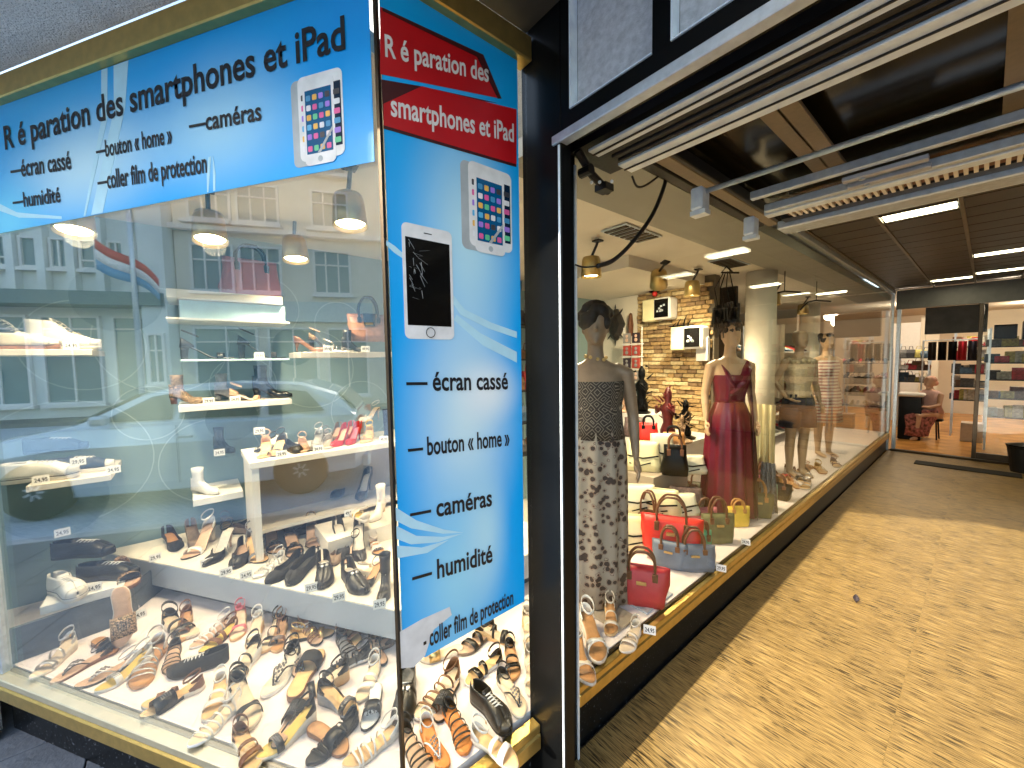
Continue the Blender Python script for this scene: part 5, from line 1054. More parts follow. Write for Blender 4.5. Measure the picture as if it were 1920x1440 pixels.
# 1 patterned tube dress
pat = mat('paisley_print', (.52, .45, .38), .7, 0, .1); n_, l_, b_n = nodes(pat)
tc = n_.new('ShaderNodeTexCoord'); vo = n_.new('ShaderNodeTexVoronoi'); vo.inputs['Scale'].default_value = 26; no = n_.new('ShaderNodeTexNoise'); no.inputs['Scale'].default_value = 14; no.inputs['Detail'].default_value = 6
l_.new(tc.outputs['Object'], vo.inputs[0]); l_.new(tc.outputs['Object'], no.inputs[0]); ad = n_.new('ShaderNodeMath'); ad.operation = 'ADD'; l_.new(vo.outputs['Distance'], ad.inputs[0]); l_.new(no.outputs[0], ad.inputs[1])
rp = n_.new('ShaderNodeValToRGB'); e_ = rp.color_ramp.elements; rp.color_ramp.interpolation = 'CONSTANT'; e_[0].color = (.03, .02, .02, 1); e_[0].position = 0; e_[1].position = .85; e_[1].color = (.16, .07, .05, 1); x_ = e_.new(.89); x_.color = (.33, .28, .23, 1); x_ = e_.new(.95); x_.color = (.10, .06, .05, 1); x_ = e_.new(.99); x_.color = (.30, .26, .22, 1)
l_.new(ad.outputs[0], rp.inputs[0]); l_.new(rp.outputs[0], b_n.inputs['Base Color'])
pat2 = mat('aztec_band', (.5, .45, .4), .7, 0, .1); n_, l_, b_n = nodes(pat2)
tc = n_.new('ShaderNodeTexCoord'); vo = n_.new('ShaderNodeTexVoronoi'); vo.distance = 'MANHATTAN'; vo.inputs['Scale'].default_value = 15; vo.inputs['Randomness'].default_value = .25; l_.new(tc.outputs['Object'], vo.inputs[0])
mm = n_.new('ShaderNodeMath'); mm.operation = 'MULTIPLY'; mm.inputs[1].default_value = 22; l_.new(vo.outputs['Distance'], mm.inputs[0]); sn_ = n_.new('ShaderNodeMath'); sn_.operation = 'SINE'; l_.new(mm.outputs[0], sn_.inputs[0])
rp = n_.new('ShaderNodeValToRGB'); e_ = rp.color_ramp.elements; rp.color_ramp.interpolation = 'CONSTANT'; e_[0].color = (.025, .018, .016, 1); e_[1].position = .66; e_[1].color = (.22, .19, .16, 1); l_.new(sn_.outputs[0], rp.inputs[0]); l_.new(rp.outputs[0], b_n.inputs['Base Color'])
m1 = thing('mannequin', 'mannequin in a strapless patterned long dress right behind the column', 'mannequin', (PY(1117, 900, 1.64).x, 1.64, ZF), R(40), s=S_)
mk_body('body', body_mb(down, down), mat('mannequin_dark', (.26, .18, .12), .4), m1)
dr = dress(m1, 'dress', [(1.30, .158, .120, -.012), (1.22, .150, .118, -.01), (1.12, .150, .110, -.0), (1.02, .162, .12, 0), (.90, .176, .132, 0), (.70, .178, .135, 0), (.45, .178, .135, 0), (.25, .18, .138, 0), (.02, .185, .14, 0)], pat, 11, .014)
dress(m1, 'bodice_band', [(1.335, .162, .122, -.012), (1.27, .162, .126, -.014), (1.18, .150, .116, -.006), (1.08, .158, .118, 0), (1.00, .170, .126, 0)], pat2)
q = MB(); rh = random.Random(3)
for k in range(40): a = rh.uniform(0, 6.28); b2 = rh.uniform(-.4, 1.4); q.ball((.085 * math.cos(a) * math.cos(b2), .02 + .10 * math.sin(a) * math.cos(b2), 1.69 + .09 * math.sin(b2)), .035, 7, 5)
mk_body('wig', q, mat('dark_hair', (.010, .006, .005), .6, 0, .4, 40, .4, 80), m1, .012)
q = MB(); [q.ball((.06 * math.cos(k * .7), -.02 + .05 * math.sin(k * .7), 1.47 - .012 * math.sin(k)), .011, 6, 4) for k in range(9)]; q.build('necklace', SHM['goldl'], m1)
# 2 burgundy dress
satin = mat('burgundy_satin', (.135, .005, .022), .28, 0, .15, 5, .1, 8); satin2 = mat('dark_chiffon', (.06, .006, .014), .5, 0, .2, 6)
m2 = thing('mannequin', 'mannequin in a long burgundy satin wrap dress', 'mannequin', (-1.30, 3.32, ZF), R(48), s=S_)
mk_body('body', body_mb(down, down2), skinm, m2)
dress(m2, 'skirt', [(1.06, .128, .094, 0), (1.0, .150, .108, 0), (.92, .182, .126, 0), (.80, .192, .135, 0), (.6, .20, .145, 0), (.4, .21, .155, 0), (.2, .225, .165, 0), (.03, .235, .17, 0)], satin, 13, .022)
dress(m2, 'bodice', [(1.30, .150, .118, -.012), (1.25, .155, .128, -.014), (1.18, .142, .112, -.008), (1.10, .126, .092, 0), (1.05, .126, .092, 0)], satin, 9, .006)
dress(m2, 'waistband', [(1.085, .128, .094, 0), (1.045, .130, .096, 0)], satin)
q = MB(); q.tube([(-.10, -.055, 1.39), (-.085, -.11, 1.33), (-.04, -.125, 1.24), (.03, -.11, 1.15)], [.006, .022, .03, .02], 8, flat=.5); q.tube([(.13, -.02, 1.42), (.10, -.09, 1.35), (.04, -.125, 1.24), (-.04, -.11, 1.14)], [.02, .04, .045, .02], 8, flat=.5)
q.build('wrap_fold', satin, m2, smooth=True)
q = MB(); q.tube([(-.10, -.055, 1.39), (-.115, .0, 1.425), (-.10, .05, 1.38), (-.08, .085, 1.28)], .0035, 6); q.build('shoulder_strap', satin2, m2)
q = MB(); A_ = []; B_ = []
for k in range(16): t = k / 15; A_.append((.14 + .05 * t, -.07 + .15 * t, 1.40 - .03 * t)); B_.append((.18 + .20 * t, -.16 + .30 * t, .02 + .012 * math.sin(k)))
q.loft([A_, [(a[0] * .5 + b[0] * .5 + .012 * math.sin(i * 1.9), a[1] * .5 + b[1] * .5 + .012 * math.cos(i * 2), .7) for i, (a, b) in enumerate(zip(A_, B_))], B_], closed=False); o = q.build('drape', satin2, m2, smooth=True); o.modifiers.new('th', 'SOLIDIFY').thickness = .003
q = MB(); rh = random.Random(5)
for k in range(30): a = rh.uniform(0, 6.28); q.ball((.07 * math.cos(a), .02 + .085 * math.sin(a), 1.70 + rh.uniform(-.02, .07)), .03, 7, 5)
q.build('dark_hair', MATS['dark_hair'], m2, smooth=True)
hk = thing('hanging_necklaces', 'bundle of black necklaces and scarves on a hook over the burgundy mannequin', 'necklace display', (-1.33, 3.30, 0))
q = MB(); q.tube([(.04, 0, 2.25), (0, 0, 2.30), (-.04, 0, 2.26), (.09, .0, 2.235)], .008, 6); q.build('hook', black, hk)
q = MB()
for k in range(4): x = -.07 + .045 * k; q.tube([(x * .3, 0, 2.26), (x - .02, 0, 2.14), (x, .01, 2.02), (x + .01, .0, 1.90)], .0045, 5)
q.build('cords', black, hk)
q = MB(); rk = random.Random(6)
for k in range(50): x = rk.uniform(-.085, .085); z0 = rk.uniform(1.86, 2.02); q.tube([(x, rk.uniform(-.04, .04), z0), (x + rk.uniform(-.02, .02), rk.uniform(-.05, .05), z0 - rk.uniform(.05, .16))], [.014, .005], 5)
q.build('beaded_bundle', MATS['carved_black'], hk)
# 3 lace top and shorts
lace = mat('cream_lace', (.62, .54, .38), .8, 0, .25, 90, .5, 120); navyc = mat('navy_shorts', (.012, .014, .03), .7, 0, .2, 30)
m3 = thing('mannequin', 'mannequin in cream lace top and black shorts', 'mannequin', (-1.27, 5.0, ZF), R(52), s=S_)
mk_body('body', body_mb(hip, down), skinl, m3)
dress(m3, 'lace_top', [(1.41, .152, .076, .002), (1.36, .170, .095, 0), (1.28, .160, .125, -.014), (1.18, .148, .110, -.006), (1.08, .128, .092, 0), (1.0, .152, .108, 0), (.96, .165, .118, 0)], lace, 15, .004)
q = MB(); [q.ball((.14 * math.cos(k * .45), -.03 + .085 * math.sin(k * .45), 1.39 + .015 * math.sin(k * 2)), .024, 7, 5) for k in range(14)]; q.build('ruffle', lace, m3, smooth=True)
q = MB(); q.loft([ell(0, 0, 1.0, .150, .105), ell(0, 0, .9, .180, .124), ell(0, 0, .80, .186, .126)])
for sd in (-1, 1): q.loft([ell(sd * .090, 0, .84, .10, .115), ell(sd * .098, 0, .70, .104, .112), ell(sd * .10, 0, .60, .106, .110)])
q.build('shorts', navyc, m3, smooth=True)
# 4 striped dress
strp = mat('pink_stripes', (.6, .4, .36), .7, 0, .05); n_, l_, b_n = nodes(strp); tc = n_.new('ShaderNodeTexCoord'); wv = n_.new('ShaderNodeTexWave'); wv.bands_direction = 'Z'; wv.inputs['Scale'].default_value = 7; wv.inputs['Distortion'].default_value = .6; l_.new(tc.outputs['Object'], wv.inputs[0])
rp = n_.new('ShaderNodeValToRGB'); e_ = rp.color_ramp.elements; e_[0].position = .4; e_[0].color = (.42, .20, .18, 1); e_[1].position = .55; e_[1].color = (.74, .66, .58, 1); l_.new(wv.outputs[0], rp.inputs[0]); l_.new(rp.outputs[0], b_n.inputs['Base Color'])
m4 = thing('mannequin', 'mannequin in a pink and white striped dress', 'mannequin', (-1.30, 6.25, ZF), R(50), s=S_)
mk_body('body', body_mb(down, down), skinm, m4)
dress(m4, 'dress', [(1.38, .165, .09, .002), (1.28, .165, .13, -.012), (1.15, .15, .11, 0), (1.05, .145, .105, 0), (.92, .185, .13, 0), (.7, .20, .15, 0), (.5, .22, .165, 0)], strp, 9, .012)
q = MB(); [q.ball((.06 * math.cos(k), .02 + .07 * math.sin(k), 1.70 + .04 * math.sin(k * 3)), .036, 7, 5) for k in range(18)]; q.build('wig', MATS['dark_hair'], m4, smooth=True)
# ivory trousers, grey cloth and leggings hanging between mannequins
cloth('hanging_trousers', 'pale ribbed trousers hanging beyond the burgundy dress', -1.42, -1.20, 4.05, .50, 1.15, creamb, n=24, amp=.012)
cloth('draped_scarf', 'grey striped cloth draped on the floor beside the burgundy dress', -1.16, -1.06, 3.62, .31, .72, mat('grey_cloth', (.22, .23, .24), .8, 0, .5, 60), n=20, amp=.015, fl=.5, cat='scarf')
cloth('hanging_blouse', 'sheer pale blouse hanging behind the lace top', -1.75, -1.50, 5.3, 1.10, 1.95, cream, n=24, amp=.02)
cloth('hanging_dress', 'dusty pink dress hanging from the dark rail', -2.1, -1.9, 6.1, 1.2, 1.95, mat('dusty_pink', (.45, .2, .17), .8), n=20, amp=.02)
for k, (x, y, z) in enumerate(((-1.35, 4.75, 2.22), (-1.30, 5.7, 2.2))):
    t = thing('hanging_hook', ('first' if k == 0 else 'second') + ' black forked hanger arm under the ceiling past the white pillar', 'hanger', (x, y, z)); MB().tube([(-.16, 0, -.07), (-.08, 0, .02), (.0, .0, .03), (.14, 0, .0)], .009, 6).build('arm', black, t); MB().tube([(0, 0, .03), (0, 0, .26)], .005, 6).build('rod', black, t)

# ------------------------------------------------------------------ bags and things on the stage
def bag_at(px, py, yaw, W, H, D, cb, ch, lb, z=ZF, **k):
    p = PZ(px, py, z); return make_bag(lb, (p.x, p.y, z + .001), yaw, W, H, D, cb, ch, **k)
VY = R(33)
bag_at(1203, 1128, VY, .27, .20, .12, redm, brownl, 'crimson tote nearest the sill with brown handles and gold badge', handle=.085)
bag_at(1258, 1042, VY - .1, .36, .26, .14, redn, brownl, 'bright red tote standing behind the crimson one', z=ZF + .02, handle=.13)
bag_at(1300, 1066, VY + .2, .24, .15, .10, greyn, brownl, 'blue grey tote between the two red totes', handle=.10, lo=.9)
bag_at(1255, 1062, VY - .2, .20, .16, .08, greyn, brownl, 'dull blue bag peeping behind the crimson tote', handle=.09)
bag_at(1318, 1052, VY + .4, .10, .20, .07, greenn, brownl, 'narrow green pouch beside the blue grey tote', handle=.06, badge=False)
bag_at(1345, 1015, VY + .3, .22, .20, .10, khaki, brownl, 'khaki tote next to the green pouch', handle=.11)
bag_at(1383, 985, VY + .3, .17, .15, .08, yelb, camel, 'mustard yellow bag by the sill', handle=.05, badge=False)
bag_at(1420, 968, VY, .22, .19, .10, khaki, camel, 'olive bag with tan handle beyond the mustard one', handle=.11)
bag_at(1440, 952, VY + .3, .14, .20, .08, mint, camel, 'mint green bag with light strap by the sill', handle=.09, badge=False)
bag_at(1215, 1012, VY - .4, .20, .22, .10, brownl, brownl, 'dark brown handbag behind the bright red tote', handle=.13, badge=False)
bag_at(1390, 905, VY, .24, .17, .10, camel, brownl, 'camel handbag with dark handles under the red dress', handle=.10)
bag_at(1345, 898, VY + .4, .24, .16, .10, camel, black, 'tan and black handbag in the middle of the pile', handle=.12)
bag_at(1310, 930, VY - .2, .26, .13, .10, mat('dark_olive', (.05, .045, .02), .6), brownl, 'dark olive satchel in the middle of the pile', handle=.11)
bag_at(1430, 905, VY + .2, .18, .12, .08, pinkb, brownl, 'rose bag at the far end of the pile', handle=.07, badge=False, z=ZF + .12)
bag_at(1405, 895, VY - .2, .18, .12, .08, redm, brownl, 'small crimson bag at the far end of the pile', handle=.07, badge=False, z=ZF + .12)
bag_at(1365, 945, VY, .22, .14, .10, mat('green_felt', (.05, .10, .04), .8), brownl, 'dark green bag behind the khaki tote', handle=.09)
bag_at(1395, 948, VY, .20, .13, .10, SHM['snake'], camel, 'leopard print bag between olive and dark green bags', handle=.09)
bx('tan_cushion', (PZ(1215, 975, ZF).x - .18, PZ(1215, 975, ZF).y - .1, ZF + .0005), (PZ(1215, 975, ZF).x + .25, PZ(1215, 975, ZF).y + .35, ZF + .02), taupe, r=.004, label='brown display board under the red totes', cat='display board')
# cream leather pile: soft low bags
def pouch(px, py, z, yaw, W, H, D, m, lb, ch=black, handle=.0, seam=True):
    e = make_bag(lb, (PZ(px, py, z).x, PZ(px, py, z).y, z), yaw, W, H, D, m, ch, handle=handle, badge=False, top=.8, lo=.9)
    if seam: MB().tube([(-W * .4, -D * .42, H * .55), (0, -D * .50, H * .48), (W * .4, -D * .42, H * .56)], .004, 6).build('trim', ch, e)
    return e
def pile(px, Y, z, W, H, D, m, lb, yaw=0., ch=black, handle=0., seam=True):
    X = PY(px, 900, Y).x; e = make_bag(lb, (X, Y, z), VY + yaw, W, H, D, m, ch, handle=handle, badge=False, top=.8, lo=.9)
    if seam:
        MB().tube([(-W * .4, -D * .42, H * .55), (0, -D * .50, H * .48), (W * .4, -D * .42, H * .56)], .006, 6).build('trim', ch, e)
        MB().tube([(-W * .36, -D * .47, H * .30), (-W * .1, -D * .54, H * .22), (W * .2, -D * .52, H * .34)], .005, 6).build('trim', ch, e)
IV = mat('ivory_leather', (.74, .70, .52), .3, 0, .06)
bx('pile_step', (-2.20, 2.35, ZF + .0005), (-1.50, 3.30, .46), taupe, r=.003, label='brown block under the front rows of ivory bags', cat='display block')
bx('pile_step', (-2.20, 2.75, .4605), (-1.62, 3.30, .66), taupe, r=.003, label='brown upper block under the back rows of bags', cat='display block')
for a in ((1185, 2.30, ZF + .001, .36, .22, .18, creamb, 'large ivory bag on the floor beside the floral dress', .1), (1225, 2.42, ZF + .001, .30, .18, .18, IV, 'ivory pouch next to the large ivory bag', -.2), (1190, 2.50, .461, .34, .20, .2, IV, 'white bag with black piping on the lower block', .2), (1235, 2.60, .461, .32, .18, .2, creamb, 'cream bag with black piping on the lower block', -.1),
          (1275, 2.72, .461, .26, .14, .16, IV, 'flat white bag at the edge of the lower block', .3), (1205, 2.90, .661, .30, .24, .18, creamb, 'plump cream bag on the upper block', 0), (1240, 3.02, .661, .22, .30, .12, IV, 'tall white bag crowning the pile', .2)):
    pile(*a[:8], yaw=a[8])
pile(1265, 2.95, .661, .20, .24, .12, black, 'black bag next to the tall white one', ch=brownl, seam=False, handle=.08)
pile(1292, 3.10, .661, .26, .14, .16, IV, 'white quilted bag at the back of the pile', yaw=.2)
pile(1285, 2.95, .461, .28, .12, .14, MATS['dark_print'] if 'dark_print' in MATS else mat('dark_print', (.08, .05, .05), .6, 0, .8, 50), 'dark printed bag lying across the block', seam=False)
pile(1262, 3.15, .80, .20, .16, .1, camel, 'orange tan bag high by the white counter', handle=.05, seam=False)
pile(1215, 3.12, .86, .18, .16, .10, redn, 'scarlet bag on top of the pile', handle=.06, seam=False)
pile(1190, 3.2, .86, .22, .18, .14, MATS['dark_print'], 'dark printed bag behind the floral dress', seam=False)
rz_ = random.Random(77); HP = ['by the camel handbag', 'between the rose and crimson bags', 'under the dark drape', 'before the grey scarf', 'on the white tile of the stage', 'behind the olive bag', 'at the hem of the burgundy dress', 'by the white quilted bag', 'near the bronze bead', 'beyond the mint bag', 'against the brown block', 'by the leopard bag', 'under the pale trousers', 'beside the second price card', 'past the grey scarf', 'near the lace mannequin']
HPx = [(1330, 905), (1415, 912), (1432, 935), (1452, 915), (1470, 895), (1400, 940), (1385, 918), (1312, 900), (1475, 915), (1462, 930), (1300, 925), (1408, 925), (1490, 885), (1345, 940), (1500, 900), (1515, 880)]
for k in range(16):
    a = HPx[k]; an = rz_.uniform(0, 6.28); dd = (int(14 * math.cos(an)), int(7 * math.sin(an))); kd = ('strappy', 'sandal', 'wedge', 'pump', 'mule')[k % 5]; c1 = ('black', 'tan', 'goldl', 'white', 'red', 'brown', 'silver')[k % 7]
    shoe_at(kd, c1, 'foot', 'cork' if k % 2 else 'off', (a[0] - dd[0], a[1] - dd[1]), (a[0] + dd[0], a[1] + dd[1]), ZF, '%s %s %s' % ({'goldl': 'gold'}.get(c1, c1), {'strappy': 'strap sandal', 'sandal': 'two strap sandal', 'wedge': 'wedge', 'pump': 'pump', 'mule': 'mule'}[kd], HP[k]), lo=.2, side=1 if k % 2 else -1)
pouch(1195, 775, .62, VY, .20, .22, .12, black, 'black backpack beside the patterned mannequin', seam=False, handle=.09)
pouch(1198, 815, .52, VY, .18, .20, .12, mat('black_white_print', (.4, .4, .38), .6, 0, .9, 60), 'black and white printed bag under the backpack', handle=.06)
rb_ = random.Random(31); BC = [('camel', camel), ('black', black), ('dark brown', brownl), ('ivory', creamb), ('crimson', redm), ('olive', khaki), ('blue grey', greyn), ('leopard', SHM['snake']), ('mint', mint), ('pink', pinkb)]
BP = [((1395, 932), 'behind the camel handbag'), ((1330, 955), 'beside the dark olive satchel'), ((1352, 968), 'in front of the satchel'), ((1300, 965), 'behind the dark brown handbag'), ((1378, 960), 'between khaki and leopard bags'), ((1340, 925), 'high in the heap'), ((1372, 922), 'under the burgundy hem'), ((1410, 930), 'near the rose bag'),
      ((1285, 945), 'next to the ivory bags'), ((1318, 985), 'behind the narrow green pouch'), ((1445, 925), 'past the burgundy hem'), ((1460, 935), 'between mint bag and scarf'), ((1402, 958), 'behind the mustard bag'), ((1360, 905), 'against the white quilted bag'), ((1425, 918), 'at the foot of the drape'), ((1240, 985), 'behind the bright red tote handles')]
for k, (p_, lb) in enumerate(BP):
    nm, m_ = BC[k % 10]; bag_at(p_[0], p_[1], VY + rb_.uniform(-.6, .6), rb_.uniform(.17, .24), rb_.uniform(.12, .2), .10, m_, brownl if m_ != brownl else camel, '%s bag %s' % (nm, lb), handle=rb_.uniform(.05, .09), badge=False)
# shoes by the column in the passage window
shoe_at('wedge_cross', 'white', 'tan', 'off', (1092, 1165), (1132, 1255), ZF, 'white cross strap slide with tan footbed behind the sill', lo=.2)
shoe_at('wedge_cross', 'off', 'tan', 'off', (1078, 1210), (1106, 1290), ZF, 'cream cross strap slide cut by the column strip', side=-1, lo=.2)
shoe_at('wedge', 'off', 'tan', 'cork', (1142, 1150), (1146, 1190), ZF, 'tan sandal on the foot of the patterned mannequin', lo=.2)
shoe_at('sandal', 'off', 'footlt', 'off', (1195, 1180), (1170, 1228), ZF, 'beige flat lying close to the bronze glass bead')
bx('display_tile', (-1.30, 1.50, ZF + .0005), (-1.06, 1.66, ZF + .012), taupe, r=.002, label='brown tile under the mannequin foot by the sill', cat='display board')
bx('display_tile', (-1.25, 1.72, ZF + .0005), (-1.045, 1.98, ZF + .010), fascia, r=.002, label='grey tile in front of the crimson tote', cat='display board')
for k, (px_, py_, lb) in enumerate(((1508, 893, 'pair of dark shoes at the feet of the lace mannequin'), (1540, 880, 'gold beads heap past the lace mannequin'))):
    pass
shoe_at('strappy', 'black', 'foot', 'black', (1500, 880), (1516, 896), ZF, 'dark sandal at the feet of the lace mannequin')
shoe_at('sandal', 'goldl', 'foot', 'tan', (1530, 878), (1546, 890), ZF, 'gold sandal past the feet of the lace mannequin')
shoe_at('strappy', 'tan', 'foot', 'tan', (1478, 905), (1500, 918), ZF, 'tan strap sandal on the stage before the lace mannequin')
shoe_at('sandal', 'silver', 'foot', 'off', (1520, 900), (1500, 928), ZF, 'silver sandal near the far sill')
shoe_at('sandal', 'brown', 'foot', 'off', (1560, 868), (1572, 878), ZF, 'brown sandal beneath the striped mannequin')
card(1352, 1072, ZF, 'white price card on the stage by the khaki tote')
card(1218, 1190, ZF, 'white price card before the crimson tote')
card(1398, 1022, ZF, 'white price card beside the mustard bag')

# shelves of goods along the inner side, seen down the passage window and beside the column
goods = [mat('goods_%d' % i, c, .5, 0, .4, 25) for i, c in enumerate(((.02, .02, .025), (.45, .42, .36), (.16, .08, .04), (.04, .08, .13), (.4, .03, .04), (.42, .36, .1), (.08, .08, .08), (.6, .6, .58)))]
rgd = random.Random(21)
GN = ['black', 'beige', 'brown', 'dark blue', 'red', 'mustard', 'charcoal', 'white']
def gondola(x0, x1, y0, y1, zs, lb, n_each, along='y', item='shoe', ztop=None, cat='shelf rack', items_lb=None):
    e = thing('shelf_rack', lb, cat)
    for z in zs: bx('shelf_board', (x0, y0, z - .015), (x1, y1, z), (MATS['white_board'] if item == 'shoe' and x0 < -2.1 and y0 < 9 else blackmetal), e)
    for (x, y) in ((x0, y0), (x1, y0), (x0, y1), (x1, y1)): bx('upright', (x - .012, y - .012, 0), (x + .012, y + .012, max(zs) + .3), alu, e)
    for zi, z in enumerate(zs):
        for k in range(n_each):
            t = (k + .5) / n_each + rgd.uniform(-.01, .01)
            x, y = (lerp(x0, x1, .5) + rgd.uniform(-.04, .04), lerp(y0, y1, t)) if along == 'y' else (lerp(x0, x1, t), lerp(y0, y1, .5) + rgd.uniform(-.04, .04))
            gp = locals().get('gi', 0) if k else 1; gi = rgd.randrange(8); m_ = goods[gi]; lbl = '%s %s, %s board, %s, by %s one' % (GN[gi], items_lb, ('lowest', 'second lowest', 'third', 'fourth', 'fifth')[zi], ('near end', 'near half', 'far half', 'far end')[min(3, int(4 * k / n_each))], GN[gp]); h = rgd.uniform(.08, .2); w_ = rgd.uniform(.05, .08)
            if item == 'shoe':
                q = MB(); a = rgd.uniform(-.4, .4); q.loft([[(w_ * .5 * c1 * math.cos(t_), L_, .002 + hh_ * (1 + math.sin(t_))) for t_ in [2 * math.pi * j / 8 for j in range(8)]] for L_, c1, hh_ in ((-.12, .5, .05), (-.09, 1, .052), (0, .9, .035), (.07, 1.1, .022), (.12, .5, .012))])
                q.build('display_shoe', m_, None, True, label=lbl, cat='shoe', group='shoes on ' + lb, loc=(x, y, z + .001), rot=(0, 0, a + (R(90) if along == 'y' else 0) + R(180)))
            elif item == 'bag':
                q = MB(); q.loft([[(w_ * sx * cx, .04 * sy * cy, zz) for cx, cy in ((-1, -1), (1, -1), (1, 1), (-1, 1))] for zz, sx, sy in ((0, 1.1, 1), (h * .6, 1.3, .9), (h, 1.2, .3))]); q.tube([(-w_ * .6, 0, h), (-w_ * .4, 0, h + .07), (w_ * .4, 0, h + .07), (w_ * .6, 0, h)], .006, 5)
                q.build('shelf_bag', m_, None, label=lbl, cat='handbag', group='bags on ' + lb, loc=(x, y, z + .001), rot=(0, 0, rgd.uniform(-.2, .2) + (R(90) if along == 'y' else 0)))
            else:
                q = MB(); q.bbox((-w_, -.07, 0), (w_, .07, h), .004); q.bbox((-w_ * .9, -.074, h * .2), (w_ * .9, -.0705, h * .7), .0005)
                q.build('packed_goods', m_, None, label=lbl, cat='merchandise', group='goods on ' + lb, loc=(x, y, z + .001), rot=(0, 0, rgd.uniform(-.15, .15) + (R(90) if along == 'y' else 0)))
    return e
gondola(-2.20, -1.90, 5.2, 8.6, (.45, .75, 1.05, 1.35, 1.65), 'long shoe rack past the white pillar', 17, item='shoe', items_lb='shoe of the long rack')
gondola(-3.9, -3.6, 2.2, 4.1, (.62, .95, 1.28, 1.6, 1.95), 'bag shelf beside the corner display', 7, item='bag', items_lb='bag behind the display')
gondola(-3.26, -2.98, 1.9, 2.9, (.62, .95, 1.28, 1.6, 1.95), 'bag shelf seen between sign and column', 6, item='bag', items_lb='bag in the gap')
bx('opposite_wall', (-6.5, 1.0, 0), (-6.4, 8.8, 2.46), cream, kind='structure')
bx('rear_partition', (-6.4, 8.85, 0), (-2.3, 8.95, 2.46), cream, kind='structure')

# ================================================================== END OF PASSAGE: glazed front and the far shop
gf = thing('shop_entrance', 'glazed entrance with dark frame at the end of the passage', 'entrance')
bx('threshold', (-.97, 8.84, .0005), (2.4, 8.94, .03), bronze, gf, r=.004)
bx('header', (-.97, 8.86, 2.30), (2.4, 8.93, 2.595), mat('header_grey', (.08, .08, .07), .4), gf)
for x in (-.955, -.10, .72, 1.5): bx('frame_post', (x, 8.865, .031), (x + .045, 8.925, 2.299), bronze if x > -.9 else alu, gf, r=.004)
bx('glass', (-.054, 8.89, .035), (.719, 8.897, 2.298), GLASS2, gf); bx('glass', (.766, 8.89, .035), (1.499, 8.897, 2.298), GLASS2, gf)
bx('door_rail', (-.054, 8.875, .031), (.719, 8.915, .12), bronze, gf)
bx('door_mat', (-.62, 8.0, .0005), (.34, 8.26, .012), mat('mat_black', (.012, .012, .012), .95, 0, .3, 60, .4), r=.003, label='black ribbed door mat in front of the far entrance', cat='door mat')
bx('wood_floor', (-6.0, 8.96, -.1), (4.0, 16, -.001), orangewood, kind='structure')
for j in range(22):
    for i in range(7):
        y0 = 8.97 + j * .19; x0 = -2.2 + i * .8 + (.4 if j % 2 else 0)
        if j < 14: link('plank', _pl if (j or i) else (_pl := MB().bbox((0, 0, 0), (.797, .187, .006), .001).mesh('plank', orangewood)), bpy.data.objects['wood_floor'], loc=(x0, y0, 0))
bx('far_ceiling', (-6.0, 8.96, 2.62), (4.0, 16, 2.7), ceil_m, kind='structure')
bx('far_wall', (-6.0, 15.5, 0), (4.0, 15.6, 2.62), cream, kind='structure'); bx('far_side_wall', (-6.1, 8.96, 0), (-6.0, 15.5, 2.62), cream, kind='structure'); bx('far_side_wall', (4.0, 8.96, 0), (4.1, 15.6, 2.62), cream, kind='structure')
for (x, y, lb) in ((-1.1, 11.5, 'near the white doorway'), (.2, 10.8, 'over the goods racks'), (.6, 13.5, 'deep in the far shop')):
    t = thing('ceiling_light', 'bright round lamp in the far shop, ' + lb, 'ceiling light', (x, y, 2.60)); MB().lathe([(.001, -.03), (.11, -.03), (.12, 0), (.001, 0)], 20).build('diffuser', bulb2, t); MB().lathe([(.121, -.02), (.135, -.02), (.135, .018), (.121, .018), (.121, -.02)], 20).build('rim', alu, t)
    ld = bpy.data.lights.new('round_lamp', 'POINT'); ld.energy = 12; ld.shadow_soft_size = .12; ld.color = (1, .82, .6); lo = bpy.data.objects.new('round_lamp', ld); lo.location = (x, y, 2.45); col.objects.link(lo)
dw = thing('white_doorway', 'bright white doorway in the far shop', 'doorway'); bx('panel', (-1.45, 13.0, 0), (-1.0, 13.04, 2.3), white, dw); bx('jamb', (-.995, 12.98, 0), (-.92, 13.06, 2.4), cream, dw); bx('pale_door', (-.915, 13.0, 0), (-.7, 13.04, 2.0), cream, dw)
bx('hanging_board', (-.72, 10.0, 1.92), (-.02, 10.04, 2.38), mat('board_dark', (.05, .055, .05), .5, 0, .4, 6), r=.004, label='dark hanging board above the far shop door', cat='sign board')
for k, (x0, x1, z0, z1) in enumerate(((.05, .28, 1.80, 2.02), (.33, .78, 1.78, 2.06))): bx('black_box', (x0, 9.9, z0), (x1, 10.2, z1), black, r=.005, label=('small' if k == 0 else 'wide') + ' black box on top of the goods rack', cat='box')
gondola(.02, 1.9, 9.95, 10.3, (.55, .85, 1.15, 1.42, 1.68), 'goods rack behind the entrance glass', 21, along='x', item='box', items_lb='goods behind the entrance glass')
gondola(-.40, .0, 11.2, 11.5, (.7, .95, 1.2, 1.45, 1.7), 'crowded rack in the middle of the far shop', 7, along='x', item='box', items_lb='goods of the middle far rack')
gondola(-2.2, -1.25, 10.9, 11.2, (.5, .8, 1.1, 1.4), 'shoe rack behind the black podium', 9, along='x', item='shoe', items_lb='shoe behind the podium')
gondola(-1.20, -.75, 11.6, 11.9, (1.0, 1.25, 1.5), 'low rack past the seated woman', 4, along='x', item='bag', items_lb='bag past the person')
